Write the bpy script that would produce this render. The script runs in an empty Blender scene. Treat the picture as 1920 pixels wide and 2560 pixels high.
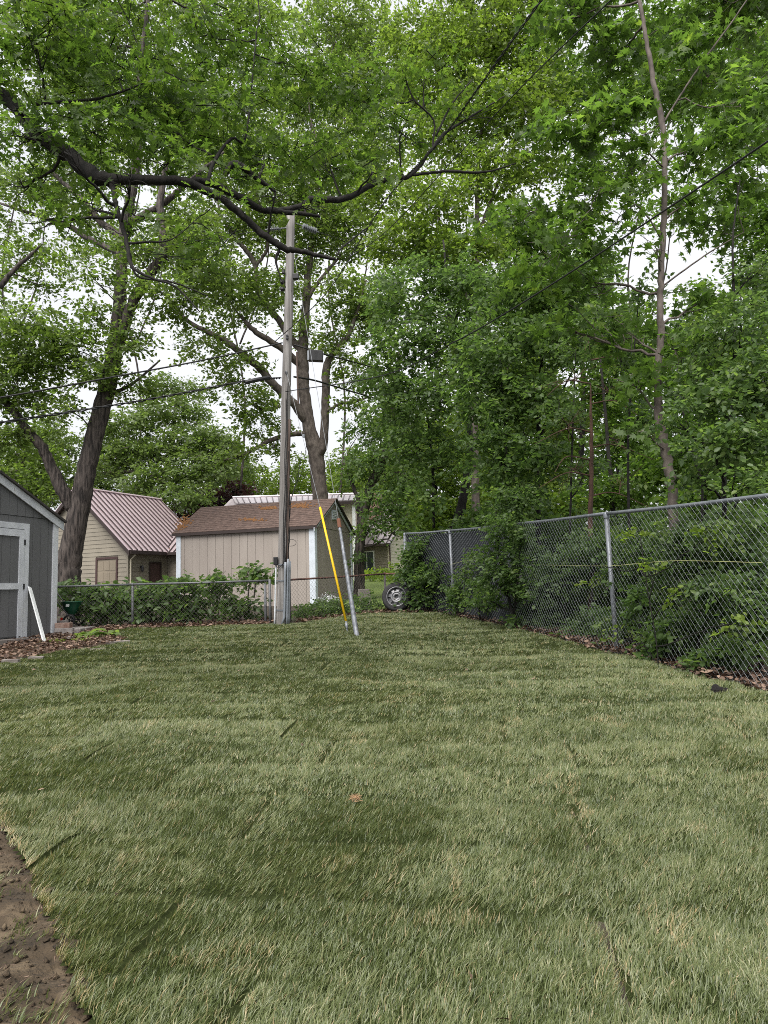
import bpy, math, random
import numpy as np
from mathutils import Matrix, Vector
# ------------------------------------------------------------------ camera
F = 1778.0                               # focal length in pixels of the 1920 x 2560 photograph
PITCH, ROLL = math.radians(6.2), math.radians(1.65)
CAM = np.array([0.0, 0.0, 1.45])
_f = np.array([0, math.cos(PITCH), math.sin(PITCH)])
_u0 = np.array([0, -math.sin(PITCH), math.cos(PITCH)])
_r0 = np.array([1.0, 0, 0])
_R = math.cos(ROLL) * _r0 - math.sin(ROLL) * _u0
_U = math.cos(ROLL) * _u0 + math.sin(ROLL) * _r0
scene = bpy.context.scene
col = scene.collection
cd = bpy.data.cameras.new('camera')
cam = bpy.data.objects.new('camera', cd)
col.objects.link(cam)
cd.sensor_fit = 'VERTICAL'; cd.sensor_height = 36.0; cd.lens = F / 2560 * 36.0
cd.clip_start = 0.05; cd.clip_end = 2000
M = Matrix.Identity(4)
for i in range(3):
    M[i][0], M[i][1], M[i][2], M[i][3] = _R[i], _U[i], -_f[i], CAM[i]
cam.matrix_world = M
scene.camera = cam
# ------------------------------------------------------------------ sky, sun, exposure
SUN_EL, SUN_ROT = math.radians(58), math.radians(200)
world = bpy.data.worlds.new('World'); scene.world = world
world.use_nodes = True
wt = world.node_tree; wt.nodes.clear()
sky = wt.nodes.new('ShaderNodeTexSky'); sky.sky_type = 'NISHITA'; sky.sun_disc = False
sky.sun_elevation = SUN_EL; sky.sun_rotation = SUN_ROT
sky.air_density = 1.0; sky.dust_density = 6.0; sky.ozone_density = 1.0
hs = wt.nodes.new('ShaderNodeHueSaturation'); hs.inputs['Saturation'].default_value = 0.12
mixw = wt.nodes.new('ShaderNodeMix'); mixw.data_type = 'RGBA'; mixw.inputs[0].default_value = 0.6
mixw.inputs[7].default_value = (7.6, 7.8, 8.3, 1)          # even cloud deck over the blue
bg = wt.nodes.new('ShaderNodeBackground'); bg.inputs['Strength'].default_value = 0.09
wo = wt.nodes.new('ShaderNodeOutputWorld')
wt.links.new(sky.outputs[0], hs.inputs['Color'])
wt.links.new(hs.outputs[0], mixw.inputs[6])
wn0 = wt.nodes.new('ShaderNodeTexNoise'); wn0.inputs['Scale'].default_value = 1.6; wn0.inputs['Detail'].default_value = 5
wr0 = wt.nodes.new('ShaderNodeValToRGB'); wr0.color_ramp.elements[0].position = .3; wr0.color_ramp.elements[1].position = .7
wr0.color_ramp.elements[0].color = (5.9, 6.1, 6.7, 1); wr0.color_ramp.elements[1].color = (8.6, 8.7, 9.0, 1)
wt.links.new(wn0.outputs[0], wr0.inputs[0]); wt.links.new(wr0.outputs[0], mixw.inputs[7])
wt.links.new(mixw.outputs[2], bg.inputs['Color'])
wt.links.new(bg.outputs[0], wo.inputs['Surface'])
sd = bpy.data.lights.new('sun', 'SUN'); sd.energy = 3.0; sd.angle = math.radians(55); sd.color = (1, 0.96, 0.9)
sun = bpy.data.objects.new('sun', sd); col.objects.link(sun)
sv = Vector((math.sin(SUN_ROT) * math.cos(SUN_EL), math.cos(SUN_ROT) * math.cos(SUN_EL), math.sin(SUN_EL)))
sun.rotation_euler = sv.to_track_quat('Z', 'Y').to_euler(); sun.location = (0, -10, 30)
vs = scene.view_settings
vs.view_transform = 'Standard'; vs.look = 'None'; vs.gamma = 1; vs.use_curve_mapping = False
vs.exposure = 0.95
cy = scene.cycles
cy.use_denoising = False
cy.filter_width = 0.95
cy.max_bounces = 8; cy.diffuse_bounces = 4; cy.glossy_bounces = 3; cy.transmission_bounces = 4
cy.use_adaptive_sampling = True; cy.adaptive_threshold = 0.006
cy.sample_clamp_indirect = 8
# ------------------------------------------------------------------ geometry helpers
SL = 0.0523                              # the yard climbs away from the camera
def dirp(px, py): return _f + (px - 960) / F * _R + (1280 - py) / F * _U
def P(px, py, Y):
    v = dirp(px, py); return CAM + v * (Y / v[1])
def G(px, py, off=0.0):
    v = dirp(px, py); return CAM + v * ((off - 1.45) / (v[2] - SL * v[1]))
def sst(x, a, b):
    t = np.clip((x - a) / (b - a), 0, 1); return t * t * (3 - 2 * t)
def gz(x, y):
    base = SL * np.minimum(y, 46.0)
    dip = sst(y, 21, 30) * sst(-x, 3.5, 8) * np.maximum(base - 1.12, 0)
    return base - dip
rng = np.random.default_rng(7)
random.seed(7)
def fast_mesh(name, v, f, tint=None, smooth=False):
    v = np.asarray(v, dtype=np.float32).reshape(-1, 3); f = np.asarray(f, dtype=np.int32)
    k = f.shape[1]; m = bpy.data.meshes.new(name)
    m.vertices.add(len(v)); m.vertices.foreach_set('co', v.ravel())
    m.loops.add(f.size); m.loops.foreach_set('vertex_index', f.ravel())
    m.polygons.add(len(f))
    m.polygons.foreach_set('loop_start', np.arange(0, f.size, k, dtype=np.int32))
    m.polygons.foreach_set('loop_total', np.full(len(f), k, dtype=np.int32))
    if smooth: m.polygons.foreach_set('use_smooth', np.ones(len(f), dtype=bool))
    if tint is not None:
        a = m.attributes.new('tint', 'FLOAT', 'POINT'); a.data.foreach_set('value', np.asarray(tint, dtype=np.float32))
    m.update(calc_edges=True); m.validate()
    return m
def put(name, mesh, mat, parent=None, **props):
    o = bpy.data.objects.new(name, mesh); col.objects.link(o)
    if mesh is not None and mat is not None: mesh.materials.append(mat)
    if parent is not None:
        o.parent = parent
        if parent.type == 'EMPTY': o.matrix_parent_inverse = Matrix.Translation(-parent.location)
    for k, v in props.items(): o[k] = v
    return o
def thing(name, loc, label, category, group=None):
    o = bpy.data.objects.new(name, None); col.objects.link(o)
    o.location = Vector([float(c) for c in loc]); o.empty_display_size = 0.2
    o['label'] = label; o['category'] = category
    if group: o['group'] = group
    return o
def tag(o, label, category, group=None):
    o['label'] = label; o['category'] = category
    if group: o['group'] = group
    return o
class MB:
    """collects pieces (quads and triangles) into one mesh"""
    def __init__(s): s.v = []; s.f = []; s.n = 0
    def add(s, v, f):
        v = [tuple(map(float, q)) for q in v]
        s.v += v; s.f += [tuple(i + s.n for i in q) for q in f]; s.n += len(v); return s
    def box(s, O, u, n, a0, a1, z0, z1, b0, b1, z1b=None, z0b=None):
        """box in a wall frame: a along u, z up, b along n; z1b / z0b: top / bottom height at a1"""
        O, u, n = map(np.asarray, (O, u, n)); z1b = z1 if z1b is None else z1b; z0b = z0 if z0b is None else z0b
        Z = np.array([0, 0, 1.0])
        q = [O + u * a + n * b + Z * z for b in (b0, b1) for a, z in ((a0, z0), (a1, z0b), (a1, z1b), (a0, z1))]
        return s.add(q, [(0, 1, 2, 3), (7, 6, 5, 4), (0, 4, 5, 1), (1, 5, 6, 2), (2, 6, 7, 3), (3, 7, 4, 0)])
    def slab(s, quad, thick):
        """a flat quad given thickness along its normal"""
        q = [np.asarray(p, float) for p in quad]
        n = np.cross(q[1] - q[0], q[3] - q[0]); n /= np.linalg.norm(n)
        w = q + [p - n * thick for p in q]
        return s.add(w, [(0, 1, 2, 3), (7, 6, 5, 4), (0, 4, 5, 1), (1, 5, 6, 2), (2, 6, 7, 3), (3, 7, 4, 0)])
    def tube(s, pts, rad, sides=6, cap=True):
        pts = np.asarray(pts, float); n = len(pts)
        rad = np.full(n, rad) if np.isscalar(rad) else np.asarray(rad, float)
        t = np.gradient(pts, axis=0); t /= np.linalg.norm(t, axis=1)[:, None] + 1e-12
        ref = np.array([0, 0, 1.0]) if abs(t[0][2]) < 0.9 else np.array([1.0, 0, 0])
        a = np.cross(t[0], ref); a /= np.linalg.norm(a); vs_ = []
        for i in range(n):
            a = a - t[i] * (a @ t[i]); a /= np.linalg.norm(a); b = np.cross(t[i], a)
            for k in range(sides):
                th = 2 * math.pi * k / sides
                vs_.append(pts[i] + rad[i] * (math.cos(th) * a + math.sin(th) * b))
        fs = [(i * sides + k, i * sides + (k + 1) % sides, (i + 1) * sides + (k + 1) % sides, (i + 1) * sides + k)
              for i in range(n - 1) for k in range(sides)]
        if cap: fs += [tuple(range(sides))[::-1], tuple((n - 1) * sides + k for k in range(sides))]
        return s.add(vs_, fs)
    def lathe(s, C, axis, prof, seg=24, ref=(0, 0, 1.0), sx=1.0):
        """prof: (radius, distance along axis)"""
        C = np.asarray(C, float); ax = np.asarray(axis, float); ax = ax / np.linalg.norm(ax)
        r = np.asarray(ref, float); r = r if abs(ax[2]) < .98 or ref[2] == 0 else np.array([1.0, 0, 0]); e1 = r - ax * (r @ ax); e1 /= np.linalg.norm(e1); e2 = np.cross(ax, e1)
        vs_ = [C + ax * d + rr * (math.cos(2 * math.pi * k / seg) * e1 + sx * math.sin(2 * math.pi * k / seg) * e2)
               for rr, d in prof for k in range(seg)]
        fs = [(i * seg + k, i * seg + (k + 1) % seg, (i + 1) * seg + (k + 1) % seg, (i + 1) * seg + k)
              for i in range(len(prof) - 1) for k in range(seg)]
        return s.add(vs_, fs)
    def build(s, name, mat, parent=None, smooth=False, bevel=0, **props):
        m = bpy.data.meshes.new(name); m.from_pydata(s.v, [], s.f); m.update()
        if smooth: m.polygons.foreach_set('use_smooth', np.ones(len(m.polygons), dtype=bool))
        o = put(name, m, mat, parent, **props)
        if bevel:
            b = o.modifiers.new('bevel', 'BEVEL'); b.width = bevel; b.segments = 2; b.limit_method = 'ANGLE'
        return o
def spline(pts, n=6):
    """Catmull-Rom through points (rows may carry extra columns)"""
    p = np.asarray(pts, float)
    if len(p) < 3: return np.array([p[0] + (p[-1] - p[0]) * t for t in np.linspace(0, 1, n + 1)])
    q = np.vstack([2 * p[0] - p[1], p, 2 * p[-1] - p[-2]]); out = []
    for i in range(1, len(q) - 2):
        for t in np.linspace(0, 1, n, endpoint=False):
            a, b, c, d = q[i - 1], q[i], q[i + 1], q[i + 2]
            out.append(.5 * (2 * b + (c - a) * t + (2 * a - 5 * b + 4 * c - d) * t * t + (3 * b - a - 3 * c + d) * t ** 3))
    out.append(p[-1]); return np.array(out)
def vnoise(x, y, s, seed=0):
    """value noise, arrays in, -1..1 out"""
    x = np.asarray(x) / s + 311.7 + seed * 13.37; y = np.asarray(y) / s + 173.3 + seed * 7.77
    xi = np.floor(x).astype(np.int64); yi = np.floor(y).astype(np.int64); fx = x - xi; fy = y - yi
    fx = fx * fx * (3 - 2 * fx); fy = fy * fy * (3 - 2 * fy)
    def h(i, j):
        k = (i * 374761393 + j * 668265263 + seed * 1442695) & 0x7fffffff
        k = ((k ^ (k >> 13)) * 1274126177) & 0x7fffffff
        return ((k ^ (k >> 16)) & 0xffff) / 32767.5 - 1
    return (h(xi, yi) * (1 - fx) + h(xi + 1, yi) * fx) * (1 - fy) + (h(xi, yi + 1) * (1 - fx) + h(xi + 1, yi + 1) * fx) * fy
def inside(poly, x, y):
    poly = np.asarray(poly); r = np.zeros(len(x), bool); j = len(poly) - 1
    for i in range(len(poly)):
        xi, yi = poly[i][:2]; xj, yj = poly[j][:2]
        c = ((yi > y) != (yj > y)) & (x < (xj - xi) * (y - yi) / (yj - yi + 1e-12) + xi)
        r ^= c; j = i
    return r
# ------------------------------------------------------------------ materials
def nodes(name):
    m = bpy.data.materials.new(name); m.use_nodes = True; t = m.node_tree; t.nodes.clear()
    out = t.nodes.new('ShaderNodeOutputMaterial'); return m, t, out
def ramp(t, src, stops):
    r = t.nodes.new('ShaderNodeValToRGB'); e = r.color_ramp.elements
    while len(e) < len(stops): e.new(0.5)
    for el, (p, c) in zip(e, stops): el.position = p; el.color = (*c, 1)
    t.links.new(src, r.inputs[0]); return r.outputs[0]
def tex(t, kind, scale, stretch=(1, 1, 1), detail=4, rough=0.55):
    tc = t.nodes.new('ShaderNodeTexCoord'); mp = t.nodes.new('ShaderNodeMapping')
    mp.inputs['Scale'].default_value = stretch; t.links.new(tc.outputs['Object'], mp.inputs[0])
    n = t.nodes.new('ShaderNodeTexNoise' if kind == 'noise' else 'ShaderNodeTexVoronoi')
    n.inputs['Scale'].default_value = scale
    if kind == 'noise': n.inputs['Detail'].default_value = detail; n.inputs['Roughness'].default_value = rough
    t.links.new(mp.outputs[0], n.inputs['Vector']); return n.outputs[0]
def surf(name, stops, scale=6, stretch=(1, 1, 1), rough=0.7, bump=0.0, bscale=None, bstretch=None, metal=0.0, spec=0.4, detail=5, bkind='noise', bdist=0.01, wear=None):
    m, t, out = nodes(name); b = t.nodes.new('ShaderNodeBsdfPrincipled')
    c = ramp(t, tex(t, 'noise', scale, stretch, detail), stops)
    if wear:                                        # (scale, stretch, threshold, colour) : dirt or worn patches
        w = ramp(t, tex(t, 'noise', wear[0], wear[1], 6, .65), [(wear[2], (0, 0, 0)), (wear[2] + .06, (1, 1, 1))])
        mx = t.nodes.new('ShaderNodeMix'); mx.data_type = 'RGBA'; t.links.new(w, mx.inputs[0])
        t.links.new(c, mx.inputs[6]); mx.inputs[7].default_value = (*wear[3], 1); c = mx.outputs[2]
    t.links.new(c, b.inputs['Base Color'])
    b.inputs['Roughness'].default_value = rough; b.inputs['Metallic'].default_value = metal
    b.inputs['Specular IOR Level'].default_value = spec
    if bump:
        bp = t.nodes.new('ShaderNodeBump'); bp.inputs['Strength'].default_value = bump; bp.inputs['Distance'].default_value = bdist
        t.links.new(tex(t, bkind, bscale or scale * 4, bstretch or stretch), bp.inputs['Height']); t.links.new(bp.outputs[0], b.inputs['Normal'])
    t.links.new(b.outputs[0], out.inputs['Surface']); return m
def plain(name, c, **k):
    return surf(name, [(0.3, tuple(x * .85 for x in c)), (0.7, tuple(min(1, x * 1.12) for x in c))], **k)
def leafmat(name, stops, trans=0.45, tcol=(1.25, 1.35, 0.75), rough=0.45, spec=0.35):
    """thin leaf: per-leaf colour from the 'tint' attribute, light passing through"""
    m, t, out = nodes(name); at = t.nodes.new('ShaderNodeAttribute'); at.attribute_name = 'tint'
    c = ramp(t, at.outputs['Fac'], stops)
    b = t.nodes.new('ShaderNodeBsdfPrincipled'); b.inputs['Roughness'].default_value = rough; b.inputs['Specular IOR Level'].default_value = spec
    t.links.new(c, b.inputs['Base Color'])
    mu = t.nodes.new('ShaderNodeMix'); mu.data_type = 'RGBA'; mu.blend_type = 'MULTIPLY'; mu.inputs[0].default_value = 1
    t.links.new(c, mu.inputs[6]); mu.inputs[7].default_value = (*[x * 1.5 for x in tcol], 1)
    tr = t.nodes.new('ShaderNodeBsdfTranslucent'); t.links.new(mu.outputs[2], tr.inputs['Color'])
    mx = t.nodes.new('ShaderNodeMixShader'); mx.inputs[0].default_value = trans
    t.links.new(b.outputs[0], mx.inputs[1]); t.links.new(tr.outputs[0], mx.inputs[2])
    t.links.new(mx.outputs[0], out.inputs['Surface']); return m
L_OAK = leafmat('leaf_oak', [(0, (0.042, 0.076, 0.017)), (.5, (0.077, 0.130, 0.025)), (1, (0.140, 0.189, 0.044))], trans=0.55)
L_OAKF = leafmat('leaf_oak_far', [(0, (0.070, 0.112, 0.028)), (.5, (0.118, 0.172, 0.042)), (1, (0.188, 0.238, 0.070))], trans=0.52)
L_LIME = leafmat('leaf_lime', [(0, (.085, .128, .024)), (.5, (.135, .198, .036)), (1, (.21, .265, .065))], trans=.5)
L_MAPLE = leafmat('leaf_maple', [(0, (0.054, 0.097, 0.022)), (.6, (0.092, 0.155, 0.035)), (1, (0.184, 0.259, 0.049))], trans=0.55)
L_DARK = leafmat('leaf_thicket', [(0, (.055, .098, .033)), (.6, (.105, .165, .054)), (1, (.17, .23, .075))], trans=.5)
L_SHRUB = leafmat('leaf_shrub', [(0, (0.055, 0.098, 0.036)), (.6, (0.102, 0.158, 0.056)), (1, (0.188, 0.251, 0.078))], rough=.38, trans=0.48)
L_FEATH = leafmat('leaf_locust', [(0, (0.075, 0.115, 0.035)), (.5, (0.115, 0.165, 0.05)), (1, (0.17, 0.22, 0.08))])
L_RED = leafmat('leaf_purple', [(0, (.025, .015, .014)), (1, (.085, .04, .034))], trans=.3, tcol=(1.2, .8, .8))
L_CON = leafmat('needle', [(0, (0.043, 0.061, 0.026)), (.7, (0.080, 0.091, 0.039)), (1, (0.189, 0.098, 0.052))], trans=.25)
L_HOSTA = leafmat('leaf_hosta', [(0, (.16, .24, .03)), (1, (.30, .38, .07))])
L_FLOWER = leafmat('petal', [(0, (.55, .55, .6)), (1, (.8, .8, .82))], trans=.3, tcol=(1, 1, 1))
L_DEAD = leafmat('leaf_dead', [(0, (.04, .024, .018)), (.5, (.11, .066, .048)), (1, (.31, .215, .16))], trans=.1, tcol=(1.1, .9, .7), rough=.7)
L_GRASS = leafmat('blade', [(0, (.045, .064, .019)), (.35, (.098, .126, .042)), (.65, (.166, .188, .080)), (.88, (.27, .265, .145)), (1, (.39, .285, .155))], trans=.3, tcol=(1.1, 1.15, .7), rough=.36, spec=.5)
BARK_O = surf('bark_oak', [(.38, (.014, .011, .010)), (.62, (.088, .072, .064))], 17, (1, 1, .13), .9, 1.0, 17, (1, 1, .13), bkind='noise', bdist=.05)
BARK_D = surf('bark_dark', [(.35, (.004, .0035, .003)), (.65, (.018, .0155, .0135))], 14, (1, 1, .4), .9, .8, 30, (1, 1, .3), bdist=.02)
BARK_G = surf('bark_grey', [(.35, (.055, .044, .038)), (.65, (.15, .125, .108))], 9, (1, 1, .5), .85, .5, 30, (1, 1, .4), bdist=.01)
BARK_R = surf('bark_red', [(.3, (.045, .025, .018)), (.7, (.11, .06, .042))], 10, (1, 1, .4), .9, .6, 40, (1, 1, .5), bdist=.01)
POLEW = surf('pole_wood', [(.3, (.085, .078, .073)), (.5, (.20, .188, .18)), (.7, (.33, .318, .31))], 16, (1, 1, .05), .85, .6, 34, (1, 1, .05), bdist=.012, wear=(14, (1, 1, .35), .66, (.07, .055, .045)))
GALV = surf('galvanised', [(.3, (.15, .165, .185)), (.7, (.24, .255, .28))], 14, rough=.5, metal=.5, spec=.5)
GALVW = surf('galvanised_worn', [(.3, (.13, .14, .16)), (.7, (.29, .305, .335))], 18, (1, 1, .2), rough=.5, metal=.35, wear=(30, (1, 1, .3), .58, (.16, .15, .15)))
WIRE = surf('fence_wire', [(.3, (.13, .145, .155)), (.7, (.21, .225, .24))], 4, rough=.6, metal=.2)
WIREO = surf('fence_wire_old', [(.3, (.07, .06, .06)), (.7, (.13, .12, .12))], 4, rough=.8, metal=.1)
LOWP = surf('dull_pipe', [(.3, (.075, .078, .082)), (.7, (.15, .155, .165))], 10, rough=.6, metal=.3, wear=(9, (1, 1, 1), .62, (.10, .055, .04)))
RUST = surf('rusty_pipe', [(.35, (.045, .03, .028)), (.6, (.13, .06, .045)), (.8, (.28, .20, .18))], 10, rough=.85, bump=.3)
RUSTC = plain('rust_cap', (.17, .075, .045), scale=20, rough=.9)
PVC = plain('conduit', (.22, .24, .27), scale=4, rough=.5)
PVCW = plain('conduit_white', (.58, .60, .63), scale=4, rough=.5)
BLACK = plain('black_plastic', (.014, .014, .016), scale=8, rough=.5)
CABLE = plain('cable_black', (.012, .012, .013), scale=3, rough=.6)
CABLEG = plain('guy_strand', (.28, .29, .30), scale=3, rough=.45, metal=.5)
YEL = surf('yellow_plastic', [(.3, (.72, .44, .008)), (.7, (.85, .55, .02))], 5, (1, 1, .2), rough=.4, wear=(18, (1, 1, .2), .72, (.45, .30, .03)))
UGUARD = plain('brown_moulding', (.085, .06, .05), scale=8, stretch=(1, 1, .1), rough=.8)
GREYS = surf('shed_grey', [(.3, (.112, .113, .118)), (.7, (.142, .143, .148))], 2.2, (1, 1, .15), rough=.75, bump=.12, bscale=70, bstretch=(1, 1, .04), bdist=.004)
WHITEP = surf('white_trim', [(.3, (.50, .52, .56)), (.7, (.66, .68, .72))], 5, (1, 1, .3), rough=.7, bump=.2, bscale=60, wear=(16, (1, 1, .22), .63, (.27, .24, .21)))
WHITEB = plain('white_board', (.74, .76, .77), scale=3, rough=.6)
TRIMB = plain('trim_pale_blue', (.55, .60, .66), scale=3, rough=.6)
TANS = surf('shed_tan', [(.3, (.262, .228, .204)), (.7, (.325, .288, .258))], 2, (1, 1, .2), rough=.75, bump=.1, bscale=60, bstretch=(1, 1, .05), bdist=.004)
SHING = surf('shingle', [(.25, (.045, .032, .028)), (.5, (.092, .060, .050)), (.75, (.15, .104, .088))], 7, (1.4, 1.4, 3), rough=.9, bump=.4, bscale=120, detail=8)
SHINGD = plain('shingle_dark', (.05, .045, .042), scale=9, rough=.9)
MOSS = plain('moss_orange', (.16, .075, .028), scale=18, rough=.95)
MOSSG = plain('moss_green', (.09, .10, .02), scale=18, rough=.95)
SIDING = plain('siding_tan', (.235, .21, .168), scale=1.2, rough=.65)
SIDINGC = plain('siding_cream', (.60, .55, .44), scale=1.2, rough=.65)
MROOF = surf('metal_roof', [(.3, (.60, .47, .50)), (.7, (.68, .55, .58))], 1.5, rough=.3, metal=.6, spec=.6)
MSEAM = plain('metal_seam', (.03, .02, .022), scale=2, rough=.4, metal=.3)
MROOFB = surf('metal_roof_light', [(.3, (.34, .30, .32)), (.7, (.42, .38, .40))], 1.5, rough=.33, metal=.35, spec=.6)
MSEAML = plain('metal_seam_light', (.13, .11, .12), scale=2, rough=.5, metal=.3)
FASCIA = plain('fascia_brown', (.035, .024, .022), scale=3, rough=.55)
DOORB = plain('door_brown', (.06, .032, .03), scale=3, rough=.5)
GDOOR = plain('garage_door_tan', (.22, .185, .14), scale=1, rough=.6)
GLASS = plain('window_glass', (.03, .05, .05), scale=1, rough=.08, spec=.8)
RUBBER = surf('tyre_rubber', [(.3, (.014, .014, .016)), (.7, (.032, .031, .032))], 20, rough=.75)
CHROME = surf('chrome', [(.3, (.13, .13, .14)), (.7, (.25, .25, .26))], 9, rough=.35, metal=.6, wear=(14, (1, 1, 1), .6, (.09, .075, .06)))
STEELD = plain('steel_dark', (.06, .06, .065), scale=4, rough=.5, metal=.4)
GREENP = plain('green_plastic', (.012, .085, .045), scale=4, rough=.4)
REDP = plain('red_plastic', (.5, .02, .012), scale=4, rough=.4)
LABELW = plain('label_white', (.7, .72, .72), scale=4, rough=.6)
BRICKR = surf('brick_red', [(.3, (.16, .075, .055)), (.7, (.34, .25, .21))], 9, rough=.9, bump=.4, bscale=40)
STONE = surf('stone_grey', [(.3, (.17, .15, .145)), (.7, (.33, .30, .29))], 9, rough=.9, bump=.5, bscale=30)
TIMBER = surf('timber_grey', [(.3, (.12, .10, .09)), (.7, (.30, .27, .25))], 12, (.3, .3, 2), rough=.9, bump=.5, bscale=40)
CONC = plain('concrete', (.14, .125, .115), scale=9, rough=.9, bump=.3)
SOIL = surf('soil', [(.3, (.020, .014, .008)), (.55, (.058, .041, .024)), (.78, (.14, .105, .066))], 7, rough=.95, bump=1.0, bscale=26, detail=9, bdist=.04)
WOODS = surf('woodland_floor', [(.3, (.018, .015, .010)), (.55, (.045, .033, .024)), (.75, (.03, .045, .015))], 3, rough=.95, bump=.6, bscale=20, detail=8, bdist=.03)
THATCH = surf('thatch', [(.25, (.013, .018, .006)), (.6, (.03, .038, .013)), (.85, (.075, .066, .03))], 11, rough=1, spec=.05, bump=.8, bscale=70, detail=8, bdist=.02)  # colour darkened to put shade into the gaps between blades
NLAWN = surf('lawn_far', [(.3, (.10, .15, .03)), (.7, (.17, .23, .055))], 5, rough=.95, bump=.6, bscale=60, detail=8)
FABRIC = plain('privacy_fabric', (.018, .021, .026), scale=4, rough=.9)
STRING = plain('string_yellow', (.5, .5, .22), scale=4, rough=.8)
CLOD = plain('black_soil', (.008, .006, .006), scale=30, rough=1, bump=.8)
STRAW = plain('straw', (.30, .185, .10), scale=20, rough=.9)
CERAM = plain('insulator_grey', (.16, .17, .18), scale=4, rough=.3)
# ------------------------------------------------------------------ the ground
def grid_arr(xs, ys, zf, keep=None):
    X, Y = np.meshgrid(xs, ys); nx = len(xs)
    v = np.stack([X, Y, zf(X, Y)], -1).reshape(-1, 3)
    i, j = np.meshgrid(np.arange(nx - 1), np.arange(len(ys) - 1)); a = (j * nx + i).ravel()
    f = np.stack([a, a + 1, a + nx + 1, a + nx], 1)
    if keep is not None:
        c = v[f].mean(1); f = f[keep(c[:, 0], c[:, 1])]
        used = np.unique(f); re = np.full(len(v), -1); re[used] = np.arange(len(used)); v = v[used]; f = re[f]
    return v, f
def grid(name, xs, ys, zf, mat, keep=None, **props):
    v, f = grid_arr(xs, ys, zf, keep)
    return put(name, fast_mesh(name, v, f, smooth=True), mat, None, **props)
grid('ground', np.arange(-90, 91, 1.5), np.arange(-30, 121, 1.5), gz, WOODS, kind='structure')
FENCE = [np.array(p) for p in ((4.35, 3.3), (3.69, 6.42), (3.02, 9.53), (2.24, 12.89), (1.48, 15.75), (.48, 17.25))]
def g2(px, py): return G(px, py)[:2]
soilA, soilB = g2(195, 2560), g2(0, 2085)
sdir = (soilA - soilB) / np.linalg.norm(soilA - soilB)
soil_edge = [soilA + sdir * 5.5, soilA, g2(150, 2400), g2(108, 2290), g2(62, 2190), soilB, soilB - sdir * 3.0]
bed_edge = [np.array([-9.0, 8.6]), g2(0, 1662), g2(100, 1645), g2(240, 1624), g2(318, 1606)]
LAWN = soil_edge + [np.array([-9.0, 6.5])] + bed_edge + [g2(300, 1597), g2(262, 1584), g2(330, 1575), g2(500, 1570), g2(678, 1563),
        g2(745, 1562), g2(880, 1545), g2(965, 1536), g2(1060, 1533)] + [f - np.array([.13, 0]) for f in FENCE[::-1][1:]] + [np.array([5.6, -3.0])]
LAWN = np.array(LAWN)
TH = math.radians(-7)
_tab = np.random.default_rng(3).random((4096, 5))
def sod(x, y):
    """which roll of turf a point lies on: id, distance to its end seam and to its side seam"""
    a = x * math.cos(TH) + y * math.sin(TH); b = -x * math.sin(TH) + y * math.cos(TH)
    b = b + vnoise(x, y, 2.2, 5) * .04
    row = np.floor(b / .60); fb = b / .60 - row
    a = a + (row * .63) % 1.45 + _tab[(row.astype(int) * 31) % 4096, 4] * .5
    c = np.floor(a / 1.7); fa = a / 1.7 - c
    idx = ((row * 71 + c * 1013).astype(int)) % 4096
    return idx, np.minimum(fa, 1 - fa) * 1.7, np.minimum(fb, 1 - fb) * .60
def hf(x, y):
    idx, da, db = sod(x, y); t = _tab[idx]
    h = .014 * np.sin(np.minimum(db / .6, .5) * math.pi) + .018 * vnoise(x, y, .55, 1) + .030 * vnoise(x, y, 1.6, 2) + .010 * (t[..., 3] - .5)
    seam = np.exp(-(da / .03) ** 2) * (t[..., 0] > .45) + .6 * np.exp(-(db / .03) ** 2) * (t[..., 1] > .5)
    return h - .028 * np.minimum(seam, 1)
def lawn_z(x, y): return gz(x, y) + .045 + hf(x, y)
def thatch_z(x, y): return lawn_z(x, y) - .013
_kl = lambda x, y: inside(LAWN, x, y)
_a, _b = grid_arr(np.arange(-4.6, 5.7, .036), np.arange(.8, 5.6001, .04), thatch_z, _kl), grid_arr(np.arange(-9.1, 5.7, .09), np.arange(5.6, 18, .09), thatch_z, _kl)
_c = grid_arr(np.arange(-9.1, 5.7, .2), np.arange(-3, .81, .19), thatch_z, _kl); _d = grid_arr(np.arange(-9.1, -4.59, .0902), np.arange(.8, 5.6001, .1), thatch_z, _kl)
_v, _f_, _o = [], [], 0
for v_, f_ in (_a, _b, _c, _d): _v.append(v_); _f_.append(f_ + _o); _o += len(v_)
put('lawn', fast_mesh('lawn', np.concatenate(_v), np.concatenate(_f_), smooth=True), THATCH, None, kind='structure')
SOILP = np.array([p + np.array([.05, .02]) for p in soil_edge] + [np.array([-7, 5.5]), np.array([-7, -3.0])])
def soil_z(x, y): return gz(x, y) + .038 + .016 * vnoise(x, y, .16, 8) + .016 * vnoise(x, y, .07, 9)
grid('soil', np.arange(-4.2, .5, .03), np.arange(.8, 5.4, .03), soil_z, SOIL, keep=lambda x, y: inside(SOILP, x, y), kind='structure')
BED = np.array(bed_edge[1:] + [g2(300, 1597), g2(262, 1584), g2(330, 1575), np.array([-5.1, 15.2]), np.array([-8.6, 15.2]), np.array([-9, 13.0])])
grid('mulch_bed', np.arange(-9, -4.2, .12), np.arange(8.4, 15.4, .12), lambda x, y: gz(x, y) + .02 + .025 * vnoise(x, y, .4, 4), SOIL, keep=lambda x, y: inside(BED, x, y), kind='structure')
NLP = np.array([(-2.0, 17.6), (0.2, 18.2), (4, 24), (8, 46), (-6, 46), (-1, 22)])
grid('neighbour_lawn', np.arange(-6, 9, .6), np.arange(17, 47, .6), lambda x, y: gz(x, y) + .012, NLAWN, keep=lambda x, y: inside(NLP, x, y), kind='structure')
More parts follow.
